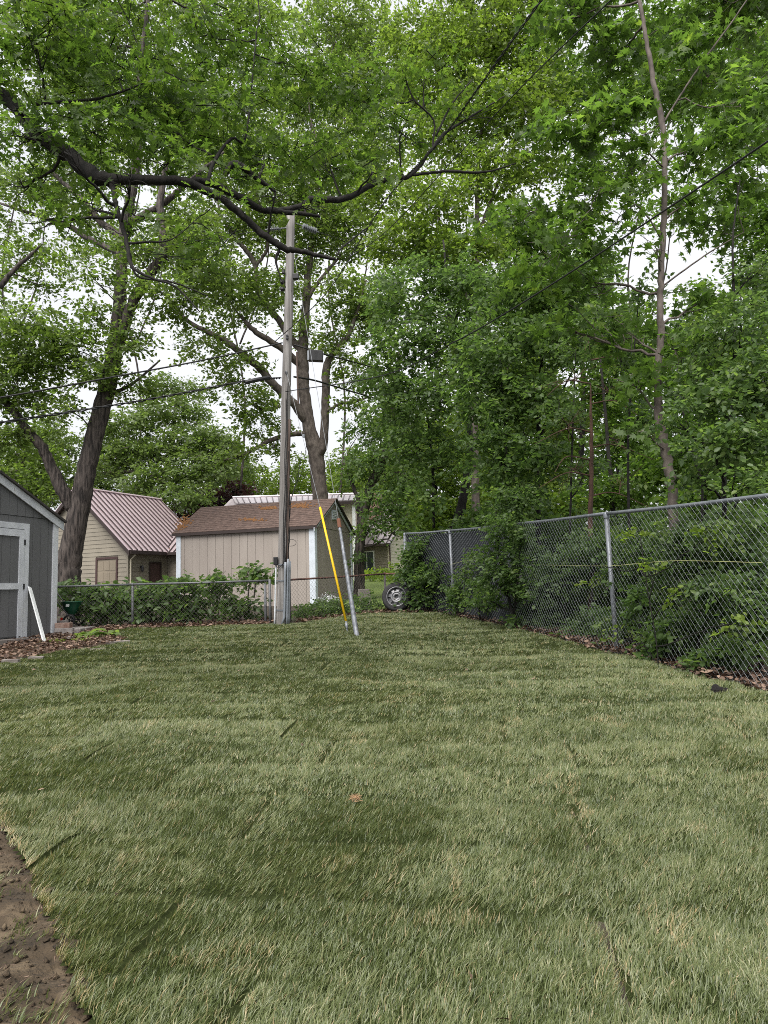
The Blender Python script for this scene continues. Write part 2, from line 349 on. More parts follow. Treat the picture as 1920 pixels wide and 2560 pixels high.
# grass: every blade bent the way its roll of turf lies
def blades(poly, n_per, y0, y1, h, w, seg, zf, seed, mask=None, xr=None):
    r = np.random.default_rng(seed); poly = np.asarray(poly)
    x0, x1 = xr or (poly[:, 0].min(), poly[:, 0].max())
    N = int((x1 - x0) * (y1 - y0) * n_per); nt = N // 9; tid = r.integers(0, nt, N)
    tx, ty = r.uniform(x0, x1, nt), r.uniform(y0, y1, nt); ta, tl, tt_ = r.normal(0, .45, nt), r.normal(0, .20, nt), r.normal(0, .11, nt)
    x = tx[tid] + r.normal(0, .022, N); y = ty[tid] + r.normal(0, .020, N)
    k = inside(poly, x + .03 * vnoise(x, y, .12, 51) + .012, y + .03 * vnoise(x, y, .1, 52)) & (np.abs(x) < .60 * np.maximum(y, 0) + 1.0); x, y, tid = x[k], y[k], tid[k]
    idx, da, db = sod(x, y); t = _tab[idx]
    brk = vnoise(x, y, .16, 19)
    seam = ((da < .015 + .012 * brk) & (t[:, 0] > .45)) | ((db < .006 + .006 * brk) & (t[:, 1] > .5))
    k = ~(seam & (r.random(len(x)) < .8))
    if mask is not None: k &= mask(x, y, r)
    x, y, t, da, db, tid = x[k], y[k], t[k], da[k], db[k], tid[k]; n = len(x)
    big = vnoise(x, y, .35, 11); clump = vnoise(x, y, .09, 12); wide = vnoise(x, y, 1.1, 13)
    ang = .40 + (t[:, 2] - .5) * .7 + wide * .25 + big * .35 + ta[tid] + r.normal(0, .55, n)   # lie direction
    lean = np.clip(.92 + .20 * big + .20 * clump + .16 * (t[:, 3] - .5) + tl[tid] + r.normal(0, .22, n), .02, 1.12)
    hh = h * (.6 + .6 * r.random(n) + .25 * clump + .15 * wide)
    ww = w * (.7 + .6 * r.random(n))
    dx, dy = np.cos(ang), np.sin(ang); z = zf(x, y) - .012
    p0 = np.stack([x, y, z], 1)
    l1, l2 = lean * .6, lean * 1.15
    up = np.array([0, 0, 1.0]); D = np.stack([dx, dy, dx * 0], 1)
    tw = r.uniform(-.9, .9, n)
    S_ = np.stack([-np.sin(ang + tw), np.cos(ang + tw), tw * 0], 1) * ww[:, None] * .5
    p1 = p0 + (D * np.sin(l1)[:, None] + up * np.cos(l1)[:, None]) * (hh * .5)[:, None]
    p2 = p1 + (D * np.sin(l2)[:, None] + up * np.cos(l2)[:, None]) * (hh * .5)[:, None]
    tint = np.clip(.42 - .08 * np.exp(-db / .06) + .12 * (t[:, 1] - .5) + .06 * wide + .09 * big + .10 * clump + tt_[tid] + r.normal(0, .17, n), 0, .82)
    ed = np.full(n, 9.0)
    for q0, q1 in zip(soil_edge, soil_edge[1:]):
        e_ = q1 - q0; l_ = np.clip(((x - q0[0]) * e_[0] + (y - q0[1]) * e_[1]) / (e_ @ e_), 0, 1); ed = np.minimum(ed, np.hypot(x - q0[0] - e_[0] * l_, y - q0[1] - e_[1] * l_))
    dead = (r.random(n) < .05 + .35 * np.exp(-da / .03) * (t[:, 0] > .45) + .15 * np.exp(-db / .03) * (t[:, 1] > .5) + .7 * np.exp(-ed / .025) + .25 * (vnoise(x, y, .25, 17) > .72)); tint[dead] = r.uniform(.85, 1, dead.sum())
    if seg == 2:
        v = np.stack([p0 - S_, p0 + S_, p1 + S_ * .85, p1 - S_ * .85, p2], 1).reshape(-1, 3); b = (np.arange(n) * 5)[:, None]
        f = np.concatenate([b + [0, 1, 2], b + [0, 2, 3], b + [3, 2, 4]]); tt = np.repeat(tint, 5)
    else:
        v = np.stack([p0 - S_, p0 + S_, p2], 1).reshape(-1, 3); f = (np.arange(n) * 3)[:, None] + np.array([0, 1, 2]); tt = np.repeat(tint, 3)
    return v, f, tt
def join(parts):
    V, Fs, T, o = [], [], [], 0
    for v, f, t in parts: V.append(v); Fs.append(f + o); T.append(t); o += len(v)
    return np.concatenate(V), np.concatenate(Fs), np.concatenate(T)
gv = join([blades(LAWN, 19500, 1.2, 2.7, .043, .0029, 2, lawn_z, 1, xr=(-4, 4)),
           blades(LAWN, 17000, 2.7, 4.2, .042, .0036, 1, lawn_z, 2, xr=(-4.5, 4.5)),
           blades(LAWN, 11500, 4.2, 6.0, .040, .0046, 1, lawn_z, 5, xr=(-5, 5)),
           blades(LAWN, 7200, 6.0, 9.5, .037, .0060, 1, lawn_z, 3, xr=(-7, 5)),
           blades(LAWN, 3500, 9.5, 18.0, .036, .0085, 1, lawn_z, 4)])
tag(put('grass', fast_mesh('grass', *gv), L_GRASS, None, kind='stuff'), 'short green turf grass covering the whole yard', 'grass')
def scatter(poly, n, size, zf, mat, name, label, cat, seed, tmpl, tilt=.5, lift=.01, keep=None):
    r = np.random.default_rng(seed); poly = np.asarray(poly); x = r.uniform(poly[:, 0].min(), poly[:, 0].max(), n * 6); y = r.uniform(poly[:, 1].min(), poly[:, 1].max(), n * 6)
    k = inside(poly, x, y)
    if keep is not None: k &= keep(x, y, r)
    x, y = x[k][:n], y[k][:n]; n = len(x); p = np.stack([x, y, zf(x, y) + lift * r.random(n)], 1)
    a = r.uniform(0, 6.28, n); d = np.stack([np.cos(a), np.sin(a), r.normal(0, tilt * .5, n)], 1)
    nr = np.stack([r.normal(0, tilt, n), r.normal(0, tilt, n), np.ones(n)], 1)
    v, f, t = leaves(p, d, nr, size * r.uniform(.6, 1.3, n), tmpl, r.random(n))
    return tag(put(name, fast_mesh(name, v, f, t), mat, None, kind='stuff'), label, cat)
def _tm(vs_, fs): return np.array(vs_, float), np.array(fs, int)
T_RHOMB = _tm([(0, 0, 0), (-.3, .45, .07), (0, 1, -.05), (.3, .45, .07)], [(0, 2, 1), (0, 3, 2)])
T_OVATE = _tm([(0, 0, 0), (-.27, .25, .06), (-.27, .62, .05), (0, 1, -.1), (.27, .62, .05), (.27, .25, .06)], [(0, 3, 1), (1, 3, 2), (0, 5, 3), (5, 4, 3)])
T_OAK = _tm([(0, -.1, 0), (0, .28, .02), (0, .58, .0), (0, 1, -.1), (-.24, .36, .05), (-.36, .66, .03), (-.17, .92, 0), (.24, .36, .05), (.36, .66, .03), (.17, .92, 0)],
            [(0, 1, 4), (1, 2, 5), (2, 3, 6), (0, 7, 1), (1, 8, 2), (2, 9, 3)])
T_MAPLE = _tm([(0, .12, 0), (0, 1, -.12), (-.14, .55, .03), (-.52, .80, -.05), (-.26, .38, .03), (-.58, .22, -.06), (-.14, .02, 0), (.14, .02, 0), (.58, .22, -.06), (.26, .38, .03), (.52, .80, -.05), (.14, .55, .03)],
              [(0, i, i + 1) for i in range(1, 11)] + [(0, 11, 1)])
T_TWIG = _tm([(-.012, 0, 0), (.012, 0, 0), (0, 1, .04)], [(0, 1, 2)])
T_NEEDLE = _tm([(-.04, 0, 0), (.04, 0, 0), (0, 1, -.1)], [(0, 1, 2)])
def leaves(p, d, nr, size, tmpl, tint):
    d = d / (np.linalg.norm(d, axis=1)[:, None] + 1e-9); x = np.cross(d, nr); x /= np.linalg.norm(x, axis=1)[:, None] + 1e-9; z = np.cross(x, d)
    tv, tf = tmpl; k = len(tv); s = np.asarray(size)[:, None]
    v = p[:, None, :] + s[:, :, None] * (tv[None, :, 0:1] * x[:, None] + tv[None, :, 1:2] * d[:, None] + tv[None, :, 2:3] * z[:, None])
    f = (np.arange(len(p)) * k)[:, None, None] + tf[None]
    return v.reshape(-1, 3), f.reshape(-1, 3), np.repeat(tint, k)
# fallen leaves and debris
strip = [f + np.array([-.14, 0]) for f in FENCE] + [f + np.array([.75, .1]) for f in FENCE[::-1]]
scatter(strip, 9000, .06, lambda x, y: gz(x, y) + .03, L_DEAD, 'leaf_litter', 'brown fallen leaves heaped along the foot of the tall fence', 'leaf litter', 21, T_OVATE, .6, .09)
scatter(BED, 6000, .062, lambda x, y: gz(x, y) + .035, L_DEAD, 'leaf_litter', 'brown leaf mulch in the bed beside the grey shed', 'leaf litter', 22, T_OVATE, .5, .05)
lowstrip = [g2(262, 1584) , g2(330, 1577), g2(500, 1572), g2(678, 1565), np.array([-2.4, 15.6]), np.array([-5.6, 15.6])]
scatter(lowstrip, 1500, .08, lambda x, y: gz(x, y) + .03, L_DEAD, 'leaf_litter', 'dead leaves under the low fence left of the utility pole', 'leaf litter', 23, T_OVATE, .6, .06)
lowstrip2 = [g2(745, 1563), g2(880, 1547), g2(965, 1538), g2(1070, 1537), np.array([.4, 17.6]), np.array([-.2, 17.6]), np.array([-2.0, 15.5])]
scatter(lowstrip2, 1300, .07, lambda x, y: gz(x, y) + .03, L_DEAD, 'leaf_litter', 'dead leaves under the rusty low fence by the wheel', 'leaf litter', 24, T_OVATE, .6, .06)
def crumbs(poly, n, label):
    r = np.random.default_rng(77); poly = np.asarray(poly); x = r.uniform(-4, .4, n * 4); y = r.uniform(.8, 6, n * 4); k = inside(poly, x, y); x, y = x[k][:n], y[k][:n]; n = len(x)
    s_ = .003 + .016 * r.random(n) ** 4; base = np.array([(1, 0, 0), (0, 1, 0), (-1, 0, 0), (0, -1, 0), (0, 0, 1), (0, 0, -1)], float)
    v = base[None] * s_[:, None, None] * r.uniform(.6, 1.3, (n, 6, 1)) + r.normal(0, .15, (n, 6, 3)) * s_[:, None, None]; v += np.stack([x, y, soil_z(x, y) + s_ * .4], 1)[:, None]
    f = np.array([(0, 1, 4), (1, 2, 4), (2, 3, 4), (3, 0, 4), (1, 0, 5), (2, 1, 5), (3, 2, 5), (0, 3, 5)])
    tag(put('soil_crumbs', fast_mesh('soil_crumbs', v.reshape(-1, 3), ((np.arange(n) * 6)[:, None, None] + f[None]).reshape(-1, 3)), SOIL, None, kind='stuff'), label, 'soil')
crumbs(SOILP, 13000, 'dark soil crumbs strewn over the bare earth at lower left')
scatter(SOILP, 4200, .032, soil_z, L_DEAD, 'straw_debris', 'pale straw bits and clippings scattered on the bare soil', 'debris', 25, T_NEEDLE, .3, .02, keep=lambda x, y, r: (x > -4) & (y > .8) & (y < 6))
sw = blades(SOILP, 4500, .9, 5, .055, .004, 2, soil_z, 9, mask=lambda x, y, r: (vnoise(x, y, .22, 31) > .1) & (vnoise(x, y, .07, 32) > -.2), xr=(-4, .5))
tag(put('weed_grass', fast_mesh('weed_grass', *sw), L_GRASS, None, kind='stuff'), 'thin grass sprigs on the bare soil at the turf edge', 'grass')
scatter(LAWN, 120, .035, lambda x, y: lawn_z(x, y) + .03, L_DEAD, 'stray_leaves', 'small dry leaf bits caught in the turf', 'leaf litter', 26, T_OAK, .5, .02, keep=lambda x, y, r: (y > 1) & (vnoise(x, y, 1.2, 41) > .1))
# ------------------------------------------------------------------ grey shed at the left edge
UP = np.array([0, 0, 1.0])
def v2(a, b): return np.array([a, b, 0.0])
sc0 = G(134, 1590); s0 = G(0, 1612)
su = (s0 - sc0); su[2] = 0; su /= np.linalg.norm(su)             # along the wall towards the camera
sn = np.array([-su[1], su[0], 0.0]);  sn = sn if sn[0] > 0 else -sn  # outward, into the yard
ZB = gz(sc0[0], sc0[1]) - .02; EAVE = ZB + 2.29; HW = 1.47; PIT = .47
O = np.array([sc0[0], sc0[1], 0.0])
shed = thing('grey_shed', (sc0[0], sc0[1], ZB), 'grey vertical board garden shed with white trim at left edge', 'shed')
MB().box(O, su, sn, .02, 2 * HW - .02, ZB - .15, EAVE - .02, -3.4, -.03).build('wall', GREYS, shed)
nb = 15; bw = 2 * HW / nb
for i in range(nb):                                              # boards below the seam, gable boards above it
    a0, a1 = i * bw + .004, (i + 1) * bw - .004
    if a1 > .80 and a0 < 2.0: lo = ZB + 2.14
    else: lo = ZB - .12
    MB().box(O, su, sn, a0, a1, lo, EAVE - .012, -.02, 0).build('board', GREYS, shed)
    ha = lambda a: EAVE + PIT * min(a, 2 * HW - a)
    MB().box(O, su, sn, a0, a1, EAVE - .004, ha(a0), -.012, .008, z1b=ha(a1)).build('gable_board', GREYS, shed)
MB().box(O, su, sn, -.02, .085, ZB - .1, EAVE - .01, -.02, .028).build('corner_trim', WHITEP, shed)
MB().box(O, su, sn, -.045, -.02, ZB - .1, EAVE - .01, -.1, .026).build('corner_trim', WHITEP, shed)
for sgn in (0, 1):                                               # white barge boards and roof slopes
    A = lambda a: a if not sgn else 2 * HW - a
    MB().box(O, su, sn, A(-.16), A(HW), EAVE - .16 * PIT - .13, EAVE - .16 * PIT + .03, .03, .055, z1b=EAVE + PIT * HW + .03, z0b=EAVE + PIT * HW - .13).build('barge_board', WHITEP, shed)
    q = [O + su * A(-.20) + sn * .10 + UP * (EAVE - .2 * PIT + .075), O + su * A(HW) + sn * .10 + UP * (EAVE + PIT * HW + .075),
         O + su * A(HW) - sn * 3.5 + UP * (EAVE + PIT * HW + .075), O + su * A(-.20) - sn * 3.5 + UP * (EAVE - .2 * PIT + .075)]
    if not sgn: q = q[::-1]
    MB().slab(q, .04).build('roof', SHINGD, shed)
door = MB().box(O, su, sn, .92, 1.9, ZB + .06, ZB + 2.02, -.02, .004).build('door', GREYS, shed)
for i in range(5): MB().box(O, su, sn, .93 + i * .195, .93 + i * .195 + .188, ZB + .08, ZB + 2.0, .005, .012).build('door_board', GREYS, door)
MB().box(O, su, sn, .70, .812, ZB - .04, ZB + 2.15, .002, .03).build('door_casing', WHITEP, shed)
MB().box(O, su, sn, .813, 2.0, ZB + 2.04, ZB + 2.15, .002, .03).build('door_casing', WHITEP, shed)
MB().box(O, su, sn, .82, .93, ZB + .05, ZB + 2.03, .013, .036).build('stile', WHITEP, door)
MB().box(O, su, sn, .931, 1.9, ZB + 1.90, ZB + 2.03, .014, .034).build('rail', WHITEP, door)
MB().box(O, su, sn, .931, 1.9, ZB + .93, ZB + 1.04, .014, .034).build('rail', WHITEP, door)
for z in (.98, 1.80):
    MB().box(O, su, sn, .795, .835, ZB + z - .05, ZB + z + .05, .031, .043).build('hinge', STEELD, door)
MB().box(O, su, sn, .72, 2.0, ZB - .05, ZB + .05, .05, .35).build('ramp', TIMBER, shed)
wb, wt_ = G(110, 1610) + UP * .03, P(73, 1469, 13.33)            # loose white board leaning on the wall
wd = (wt_ - wb) / np.linalg.norm(wt_ - wb); ws = np.cross(wd, sn); ws /= np.linalg.norm(ws); wn = np.cross(ws, wd)
m = MB(); q = [wb + ws * .045, wb - ws * .045, wt_ - ws * .045, wt_ + ws * .045]; m.slab(q, .02)
tag(m.build('white_board', WHITEB, bevel=.003), 'loose white board leaning against the grey shed wall', 'board')
# ------------------------------------------------------------------ tan shed behind the low fence
a = math.radians(17); tu = v2(-math.cos(a), math.sin(a)); tv = v2(math.sin(a), math.cos(a)); LT, WT = 4.45, 3.1
c0 = P(785, 1313, 20.0); TE = c0[2]; TO = v2(c0[0], c0[1]); TB = gz(c0[0], c0[1]) - .1; RH = .90
tan = thing('tan_shed', (c0[0], c0[1], TB), 'tan board shed with brown shingle roof and pale corner trim', 'shed')
MB().box(TO, tu, tv, .03, LT - .03, TB, TE - .03, .03, WT - .03).build('wall', TANS, tan)
n1 = 17
for i in range(n1):
    MB().box(TO, tu, -tv, i * LT / n1 + .004, (i + 1) * LT / n1 - .004, TB, TE, -.025, 0).build('board', TANS, tan)
n2 = 12; hr = lambda b: TE + RH * (1 - abs(b - WT / 2) / (WT / 2))
for i in range(n2):
    b0, b1 = i * WT / n2 + .004, (i + 1) * WT / n2 - .004
    MB().box(TO, tv, -tu, b0, b1, TB, TE - .03, -.025, 0).build('board', TANS, tan)
    MB().box(TO, tv, -tu, b0, b1, TE - .022, hr(b0), -.02, .008, z1b=hr(b1)).build('gable_board', TANS, tan)
for k, (o_, uu, nn) in enumerate(((TO, tu, -tv), (TO + tu * (LT - .15), tu, -tv), (TO, tv, -tu), (TO + tv * (WT - .13), tv, -tu))):
    MB().box(o_, uu, nn, -.02 if k in (0, 2) else 0, .15 if k < 2 else .13, TB, TE - .01, 0.003, .03 + .004 * (k % 2)).build('corner_trim', TRIMB, tan)
ov, oh = .10, .12
for sgn in (0, 1):                                               # shingle courses, each lapping the one below
    roof = None; nc = 14
    for i in range(nc):
        t0, t1 = i / nc, (i + 1.25) / nc if i < nc - 1 else 1.0
        def rp(t, x, lift):
            b = -ov + t * (WT / 2 + ov); z = TE + .03 + (b / (WT / 2)) * RH + lift
            b = b if not sgn else WT - b
            return TO + tu * x + tv * b + UP * z
        q = [rp(t0, -oh, .022), rp(t0, LT + oh, .022), rp(t1, LT + oh, .012), rp(t1, -oh, .012)]
        if not sgn: q = q[::-1]
        pc = MB().slab(q, .02)
        if i == 0:
            qq = [rp(0, -oh + .01, 0), rp(0, LT + oh - .01, 0), rp(1, LT + oh - .01, 0), rp(1, -oh + .01, 0)]
            roof = MB().slab(qq if sgn else qq[::-1], .03).build('roof', SHINGD, tan)
        pc.build('shingle_course', SHING, roof)
    MB().box(TO, tu, -tv if not sgn else tv, -oh, LT + oh, TE - .10, TE - .02, ov - .02 if not sgn else WT + ov - .02, ov if not sgn else WT + ov).build('fascia', FASCIA, tan)
    b0, b1 = (-ov, WT / 2) if not sgn else (WT + ov, WT / 2)
    for zo0, zo1, nm, mt, n0, n1_ in ((-.10, .0, 'barge_board', TRIMB, .03, .055), (0.0, .035, 'drip_edge', FASCIA, .028, .09)):
        MB().box(TO, tv, -tu, b0, b1, TE - ov / (WT / 2) * RH + zo0 - .01, TE - ov / (WT / 2) * RH + zo1 - .01, n0, n1_, z1b=TE + RH + zo1 - .01, z0b=TE + RH + zo0 - .01).build(nm, mt, tan)
vent = MB().box(TO, tv, -tu, WT / 2 - .19, WT / 2 + .19, TE + .28, TE + .58, .0085, .03).build('vent', TRIMB, tan)
for i in range(5): MB().box(TO, tv, -tu, WT / 2 - .16, WT / 2 + .16, TE + .305 + i * .052, TE + .335 + i * .052, .031, .045).build('slat', WHITEP, vent)
def moss(name, spots, mat, parent):
    m = MB()
    for (px, py, n, spx, spy, plane) in spots:
        for _ in range(n):
            b, x = plane(px + random.gauss(0, spx), py + random.gauss(0, spy))
            m.lathe(b, x, [(.001, .022), (.02, .016), (.034, .0)], 6)
    return m.build(name, mat, parent, smooth=True, kind='stuff')
_tnn = np.cross(tu, tv * WT / 2 + UP * RH); _tnn /= np.linalg.norm(_tnn); _tnn = _tnn if _tnn[2] > 0 else -_tnn
_to = TO - tv * ov + UP * (TE + .055 - ov / (WT / 2) * RH)
def tanroof(px, py):
    d = dirp(px, py); t = ((_to - CAM) @ _tnn) / (d @ _tnn); return CAM + d * t, _tnn
moss('moss', [(672, 1270, 60, 12, 2, tanroof), (745, 1264, 90, 17, 3, tanroof), (628, 1299, 50, 14, 1.5, tanroof), (462, 1303, 70, 9, 6, tanroof), (450, 1316, 40, 6, 4, tanroof)], MOSS, tan)
# ------------------------------------------------------------------ houses beyond
def siding(O_, u, n, length, z0, z1, step, mat, parent, top=None, gaps=()):
    """lapped boards, one object per course; top(a) gives the gable line"""
    k = 0; z = z0
    while True:
        if top is None:
            if z >= z1 - .03: break
            segs = [(0, length)]
        else:
            aa = np.linspace(0, length, 400); ok = aa[np.array([top(q) for q in aa]) > z + step * .6]
            if len(ok) < 4: break
            segs = [(ok[0], ok[-1])]
        for g0, g1, gz0, gz1 in gaps:
            if z + step > gz0 + .01 and z < gz1 - .01:
                segs = [s for sg in segs for s in ((sg[0], min(sg[1], g0)), (max(sg[0], g1), sg[1])) if s[1] - s[0] > .05]
        for a0, a1 in segs:
            zt = min(z + step, z1) if top is None else z + step
            q = [O_ + u * aa_ + n * bb + UP * zz for aa_ in (a0, a1) for bb, zz in ((0, z), (.022, z), (.006, zt), (0, zt))]
            m_ = MB().add(q, [(0, 1, 2, 3), (7, 6, 5, 4), (0, 4, 5, 1), (1, 5, 6, 2), (2, 6, 7, 3), (3, 7, 4, 0)]); m_.build('siding_board', mat, parent)
        z += step
def roofplane(parent, p00, p10, p11, p01, seams, mat, thick=.06, smat=MSEAM, h=.05):
    """p00-p10 eave, p01-p11 ridge"""
    p00, p10, p11, p01 = map(np.asarray, (p00, p10, p11, p01))
    n = np.cross(p10 - p00, p01 - p00); n /= np.linalg.norm(n)
    q = [p00, p10, p11, p01]
    if n[2] < 0: n = -n; q = q[::-1]
    r_ = MB().slab(q, thick).build('roof', mat, parent)
    for i in range(seams + 1):
        t = (i + .5) / (seams + 1); A_, B_ = p00 + (p10 - p00) * t + n * h * .45, p01 + (p11 - p01) * t + n * h * .45
        sd_ = np.cross(B_ - A_, n); sd_ /= np.linalg.norm(sd_)
        m_ = MB(); w = .028
        qq = [A_ - sd_ * w + n * h * .5, A_ + sd_ * w + n * h * .5, B_ + sd_ * w + n * h * .5, B_ - sd_ * w + n * h * .5]
        nn = np.cross(qq[1] - qq[0], qq[3] - qq[0])
        if nn @ n < 0: qq = qq[::-1]
        m_.slab(qq, h * .9).build('seam', smat, r_)
    return r_
# garage with plum metal roof
a = math.radians(25); gu = v2(-math.cos(a), math.sin(a)); gv_ = v2(math.sin(a), math.cos(a))
K = P(321, 1366, 33.0); GE = K[2]; GO = v2(K[0], K[1]); GB = 1.05; GW = 3.35; GR = 2.95; GL = 5.6
gar = thing('garage', (K[0], K[1], GB), 'tan lap sided garage with plum standing seam metal roof', 'garage')
MB().box(GO, gu, gv_, .02, 2 * GW - .02, GB, GE - .05, .02, GL).build('wall', SIDING, gar)
gtop = lambda q: GE + GR * (1 - abs(q - GW) / GW) - .12
m = MB(); m.add([GO + UP * (GE - .051) - gu * -.02, GO + gu * (2 * GW - .02) + UP * (GE - .051), GO + gu * GW + UP * (GE + GR - .2)], [(0, 1, 2)])
m.v += [tuple(np.array(q) + gv_ * .3) for q in m.v[:3]]; m.f += [(3, 4, 1, 0), (4, 5, 2, 1), (5, 3, 0, 2), (5, 4, 3)]; m.n = 6
m.build('gable_wall', SIDING, gar)
siding(GO, gu, -gv_, 2 * GW, GB, GE + GR, .195, SIDING, gar, top=lambda q: gtop(q), gaps=((.62, 2.02, GB, GB + 2.28),))
siding(GO, gv_, -gu, 2.6, GB, GE - .1, .195, SIDING, gar, gaps=((1.30, 2.15, GB, GB + 2.05),))
gd = MB().box(GO, gu, -gv_, .72, 1.92, GB, GB + 2.18, .002, .012).build('garage_door', GDOOR, gar)
for r_ in range(4):
    for c_ in range(3): MB().box(GO, gu, -gv_, .76 + c_ * .39, .76 + c_ * .39 + .33, GB + .06 + r_ * .53, GB + .49 + r_ * .53, .013, .022).build('door_panel', GDOOR, gd, bevel=.004)
for q in ((.62, .72, GB, GB + 2.28), (1.92, 2.02, GB, GB + 2.28), (.721, 1.919, GB + 2.18, GB + 2.28)): MB().box(GO, gu, -gv_, *q, .0, .05).build('door_frame', DOORB, gar)
MB().box(GO, gu, -gv_, -.03, .06, GB, GE - .1, .0, .045).build('corner_trim', SIDING, gar)
hd = MB().box(GO, gv_, -gu, 1.38, 2.07, GB, GB + 1.97, .003, .012).build('door', DOORB, gar)
for z in (.15, .85, 1.45): MB().box(GO, gv_, -gu, 1.46, 1.99, GB + z, GB + z + .42, .013, .022).build('door_panel', DOORB, hd)
for q in ((1.30, 1.38, GB, GB + 2.05), (2.07, 2.15, GB, GB + 2.05), (1.381, 2.069, GB + 1.97, GB + 2.05)): MB().box(GO, gv_, -gu, *q, .0, .04).build('door_frame', FASCIA, gar)
lamp = MB().box(GO, gv_, -gu, .72, .80, GB + 1.72, GB + 1.84, .02, .09).build('wall_lamp', STEELD, gar)
MB().lathe(GO + gv_ * .76 - gu * .14 + UP * (GB + 1.55), UP, [(.03, 0), (.07, .06), (.075, .22), (.02, .30), (.001, .34)], 8).build('lamp_glass', STEELD, lamp)
oe = .30
def gp(q, w, z): return GO + gu * q + gv_ * w + UP * z
sl = GR / GW
roofplane(gar, gp(-oe, -.25, GE - oe * sl + .08), gp(-oe, GL + .2, GE - oe * sl + .08), gp(GW, GL + .2, GE + GR + .08), gp(GW, -.25, GE + GR + .08), 17, MROOF)
roofplane(gar, gp(2 * GW + oe, -.25, GE - oe * sl + .08), gp(2 * GW + oe, GL + .2, GE - oe * sl + .08), gp(GW, GL + .2, GE + GR + .082), gp(GW, -.25, GE + GR + .082), 12, MROOF)
MB().tube([gp(GW, -.27, GE + GR + .11), gp(GW, GL + .22, GE + GR + .11)], .07, 6).build('ridge_cap', MROOF, gar)
for sg in (0, 1):
    q0, q1 = (-oe, GW) if not sg else (2 * GW + oe, GW)
    MB().box(GO, gu, -gv_, q0, q1, GE - oe * sl - .2, GE - oe * sl + .03, .2, .255, z1b=GE + GR + .03, z0b=GE + GR - .2).build('fascia', FASCIA, gar)
MB().box(GO, gv_, -gu, -.2, 5.0, GE - oe * sl - .10, GE - oe * sl + .04, oe - .02, oe + .08).build('gutter', FASCIA, gar)
MB().tube([GO - gu * .3 + gv_ * .15 + UP * (GE - .40), GO - gu * .05 + gv_ * .1 + UP * (GE - .62), GO - gu * .05 + gv_ * .1 + UP * GB], .04, 6).build('downspout', SIDINGC, gar)
# wing at right angles, its roof slope faces the camera
WO = GO + gv_ * 2.62; wl = 5.0; we = GE - .12
MB().box(WO, -gu, gv_, 0, wl, GB, we, .03, 3.4).build('wing_wall', SIDING, gar)
siding(WO + -gu * .02, -gu, -gv_, wl, GB, we - .1, .195, SIDING, gar)
roofplane(gar, WO + -gu * -.3 - gv_ * .45 + UP * (we - .12), WO - gu * wl - gv_ * .45 + UP * (we - .12), WO - gu * wl + gv_ * 1.7 + UP * (we + 1.15), WO + gu * 1.2 + gv_ * 1.7 + UP * (we + 1.15), 16, MROOF)
roofplane(gar, WO + gv_ * 3.6 + UP * (we + 1.0), WO - gu * wl + gv_ * 3.6 + UP * (we + 1.0), WO - gu * (wl - .4) + gv_ * 5.2 + UP * (we + 2.05), WO + gu * 1.2 + gv_ * 5.2 + UP * (we + 2.05), 18, MROOF)
MB().box(WO, -gu, -gv_, .3, wl, we - .24, we - .10, .40, .47).build('gutter', FASCIA, gar)
def wingroof(px, py):
    p_ = WO - gv_ * .45 + UP * (we - .09); nn = np.cross(gu, gv_ * 2.15 + UP * 1.27); nn /= np.linalg.norm(nn); nn = nn if nn[2] > 0 else -nn
    d = dirp(px, py); return CAM + d * (((p_ - CAM) @ nn) / (d @ nn)), nn
moss('moss', [(394, 1345, 26, 1.5, 9, wingroof), (391, 1366, 26, 1.5, 6, wingroof), (410, 1373, 14, 8, 1, wingroof)], MOSS, gar)
# long low roofed house behind the tan shed
hO = P(600, 1252, 37.5); hz = 6.15; rz = 6.92
h1 = thing('house', (P(740, 1300, 39)[0], 39, 1.9), 'pale house with long light metal roof behind the tan shed', 'house')
eL, eR = P(590, 1270, 37.0), P(893, 1252, 37.0); eL[2] = eR[2] = hz
rL, rR = P(582, 1246, 40.5), P(899, 1235, 40.5); rL[2] = rR[2] = rz
roofplane(h1, eL, eR, rR, rL, 20, MROOFB, h=.04, smat=MSEAML)
lw = eL + v2(-1.8, 1.2); lw[2] = 5.3
MB().slab([lw, eL + v2(.9, .1) - UP * .02, rL + v2(2.0, 0) - UP * .01, rL + v2(-.15, .2) - UP * .03], .06).build('hip_roof', MROOFB, h1)
rb1, rb2 = rL + v2(0, 3.5), rR + v2(0, 3.5); rb1[2] = rb2[2] = hz
MB().slab([rL, rR, rb2, rb1], .06).build('roof', MROOFB, h1)
MB().tube([rL + UP * .03, rR + UP * .03], .07, 6).build('ridge_cap', MROOFB, h1)
MB().box(eL + v2(0, -.03) - UP * eL[2], v2(1, 0), v2(0, 1), .1, (eR - eL)[0], hz - .22, hz - .06, -.03, .03).build('fascia', FASCIA, h1)
MB().box(eL - UP * eL[2], v2(1, 0), v2(0, 1), .3, (eR - eL)[0] - .25, 1.8, hz - .1, .5, 6.2).build('wall', SIDINGC, h1)
MB().box(eL - UP * eL[2], v2(1, 0), v2(0, 1), (eR - eL)[0] - .28, (eR - eL)[0] - .12, 1.8, hz - .23, .1, .26).build('porch_post', WHITEB, h1)
